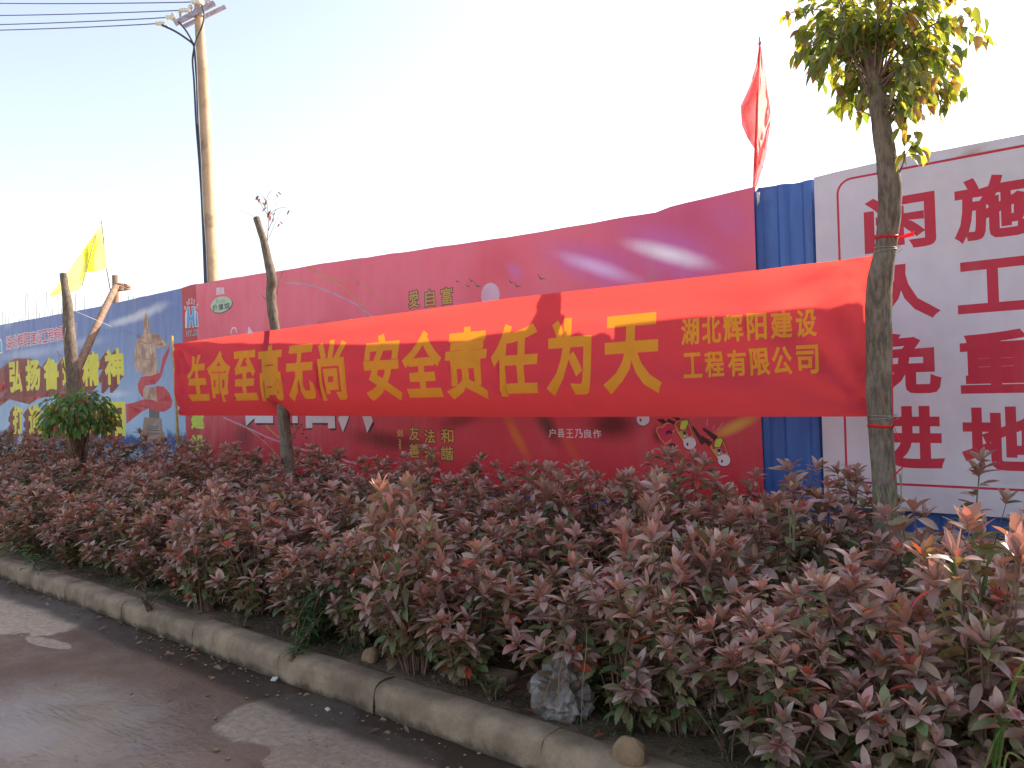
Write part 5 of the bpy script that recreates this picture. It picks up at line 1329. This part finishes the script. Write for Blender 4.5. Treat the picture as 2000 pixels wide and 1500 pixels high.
for x, y, r_, sd, lab in [(1432, 1440, .085, 5, 'big brown earth clod in the dark gap under the shrubs'), (1500, 1470, .05, 6, 'smaller earth clod right of the big one under the shrubs'), (1330, 1450, .05, 9, 'earth clod between the buff stone and the big clod')]:
    p = gz(x, y); rock('earth_clod', p + Vector((0, .15, r_ * .5)), r_, lab, 'clod', sd, M_SOIL, sq=(1, .8, .8), amp=.4)
# crumpled bag
pb = gz(1090, 1392); bm = bmesh.new(); bmesh.ops.create_icosphere(bm, subdivisions=4, radius=1); vs = []
for v in bm.verts:
    c = v.co; f1 = abs(MN.noise(c * 1.6 + Vector((4, 2, 1)))) ; f2 = abs(MN.noise(c * 3.4 + Vector((1, 7, 2)))); f3 = abs(MN.noise(c * 8 + Vector((1, 7, 2))))
    q = c * (1 - .75 * f1 - .28 * f2 - .03 * f3 + .10); vs.append(Vector((q.x * .155, q.y * .11, max(-.09, q.z * .15))) + pb + Vector((0, .03, .085)))
fs = [tuple(v.index for v in f.verts) for f in bm.faces]; bm.free()
tag(mesh_obj('plastic_bag', vs, fs, M_BAG, loc=pb, smooth=False), 'crumpled dirty white plastic bag lying under the hedge near the kerb', 'bag')
m = MB(); c = gz(925, 1335); m.box(c + Vector((0, .12, .02)), (.26, .10, .05), Matrix.Rotation(.1, 3, 'Z')); tag(m.build('broken_brick', M_KERB, loc=c, smooth=False), 'grey broken brick half hidden in the shade left of the plastic bag', 'brick')

# uncountable small stuff
random.seed(13)
mass = Mass()
gg = [leaf_geo(wid=.10, fold=.3, curl=c_, shape='lance', n=3) for c_ in (.2, .5, .8)]
for k in range(5200):
    x = U(-9.5, .8); y = 2.68 + abs(random.gauss(0, .45)) if rnd() < .75 else U(2.7, 5.8)
    if y > 5.9 or MN.noise(Vector((x * 1.7, y * 1.7, 7))) < -.05: continue
    z = bed_z(x, y); an = U(0, 6.28); d = Vector((math.cos(an) * .6, math.sin(an) * .6, U(.4, 1.2)))
    mass.leaf(gg[k % 3], frame(d, rollv=U(-.5, .5)), Vector((x, y, z - .005)), U(.03, .10), random.choice(GW + GW + GD))
o = mass.build('grass', M_WEED_A, None)
mass = Mass()
for k in range(900):
    x = U(-9, .8); y = U(2.68, 4.6); z = bed_z(x, y); an = U(0, 6.28)
    if rnd() < .06: y = U(2.3, 2.5); z = .01
    mass.leaf(LEAFG[k % 5], frame(Vector((math.cos(an), math.sin(an), U(-.15, .2))), rollv=U(-.5, .5)), Vector((x, y, z + .012)), U(.04, .07), random.choice([(.16, .09, .05), (.22, .13, .07), (.10, .06, .04), (.25, .10, .05)]))
mass.build('fallen_leaves', M_LEAF_A, None)
m = MB(); ico = bmesh.new(); bmesh.ops.create_icosphere(ico, subdivisions=1, radius=1); iv = [v.co.copy() for v in ico.verts]; iff = [tuple(v.index for v in f.verts) for f in ico.faces]; ico.free()
for k in range(2600):
    x = U(-9, .9); r_ = U(.004, .016) * (1 if rnd() < .93 else 1.8)
    y = U(2.67, 6.0); z = bed_z(x, y)
    m.add([(x + v.x * r_ * U(.7, 1.3), y + v.y * r_ * U(.7, 1.3), z + v.z * r_ * U(.6, 1)) for v in iv], iff)
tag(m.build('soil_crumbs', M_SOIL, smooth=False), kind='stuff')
m = MB()
for k in range(420):
    x = U(-8, 0); y = 2.49 - abs(random.gauss(0, .10)) if rnd() < .6 else U(1.0, 2.4); r_ = U(.003, .009) * (1 if rnd() < .93 else 2)
    m.add([(x + v.x * r_ * U(.7, 1.3), y + v.y * r_ * U(.7, 1.3), .004 + v.z * r_ * .5) for v in iv], iff)
tag(m.build('road_grit', M_STONE, smooth=False), kind='stuff')
for i, (x, y, a_, w_, col, lab) in enumerate([(536, 1326, .03, .03, M_PORC, 'small white chip of litter lying in the gutter'), (640, 1385, .022, .016, M_PORC, 'tiny pale chip of litter on the dry mud patch'), (378, 1268, .02, .06, M_STICK, 'short brown sliver of wood lying in the gutter')]):
    p = onZ(x, y, .012); m = MB(); m.box(p, (w_, a_, .008), Matrix.Rotation(.5 + i, 3, 'Z') @ Matrix.Rotation(.2, 3, 'X')); tag(m.build('litter_chip', col, loc=p, smooth=False), lab, 'litter')
print('objects', len(bpy.data.objects))
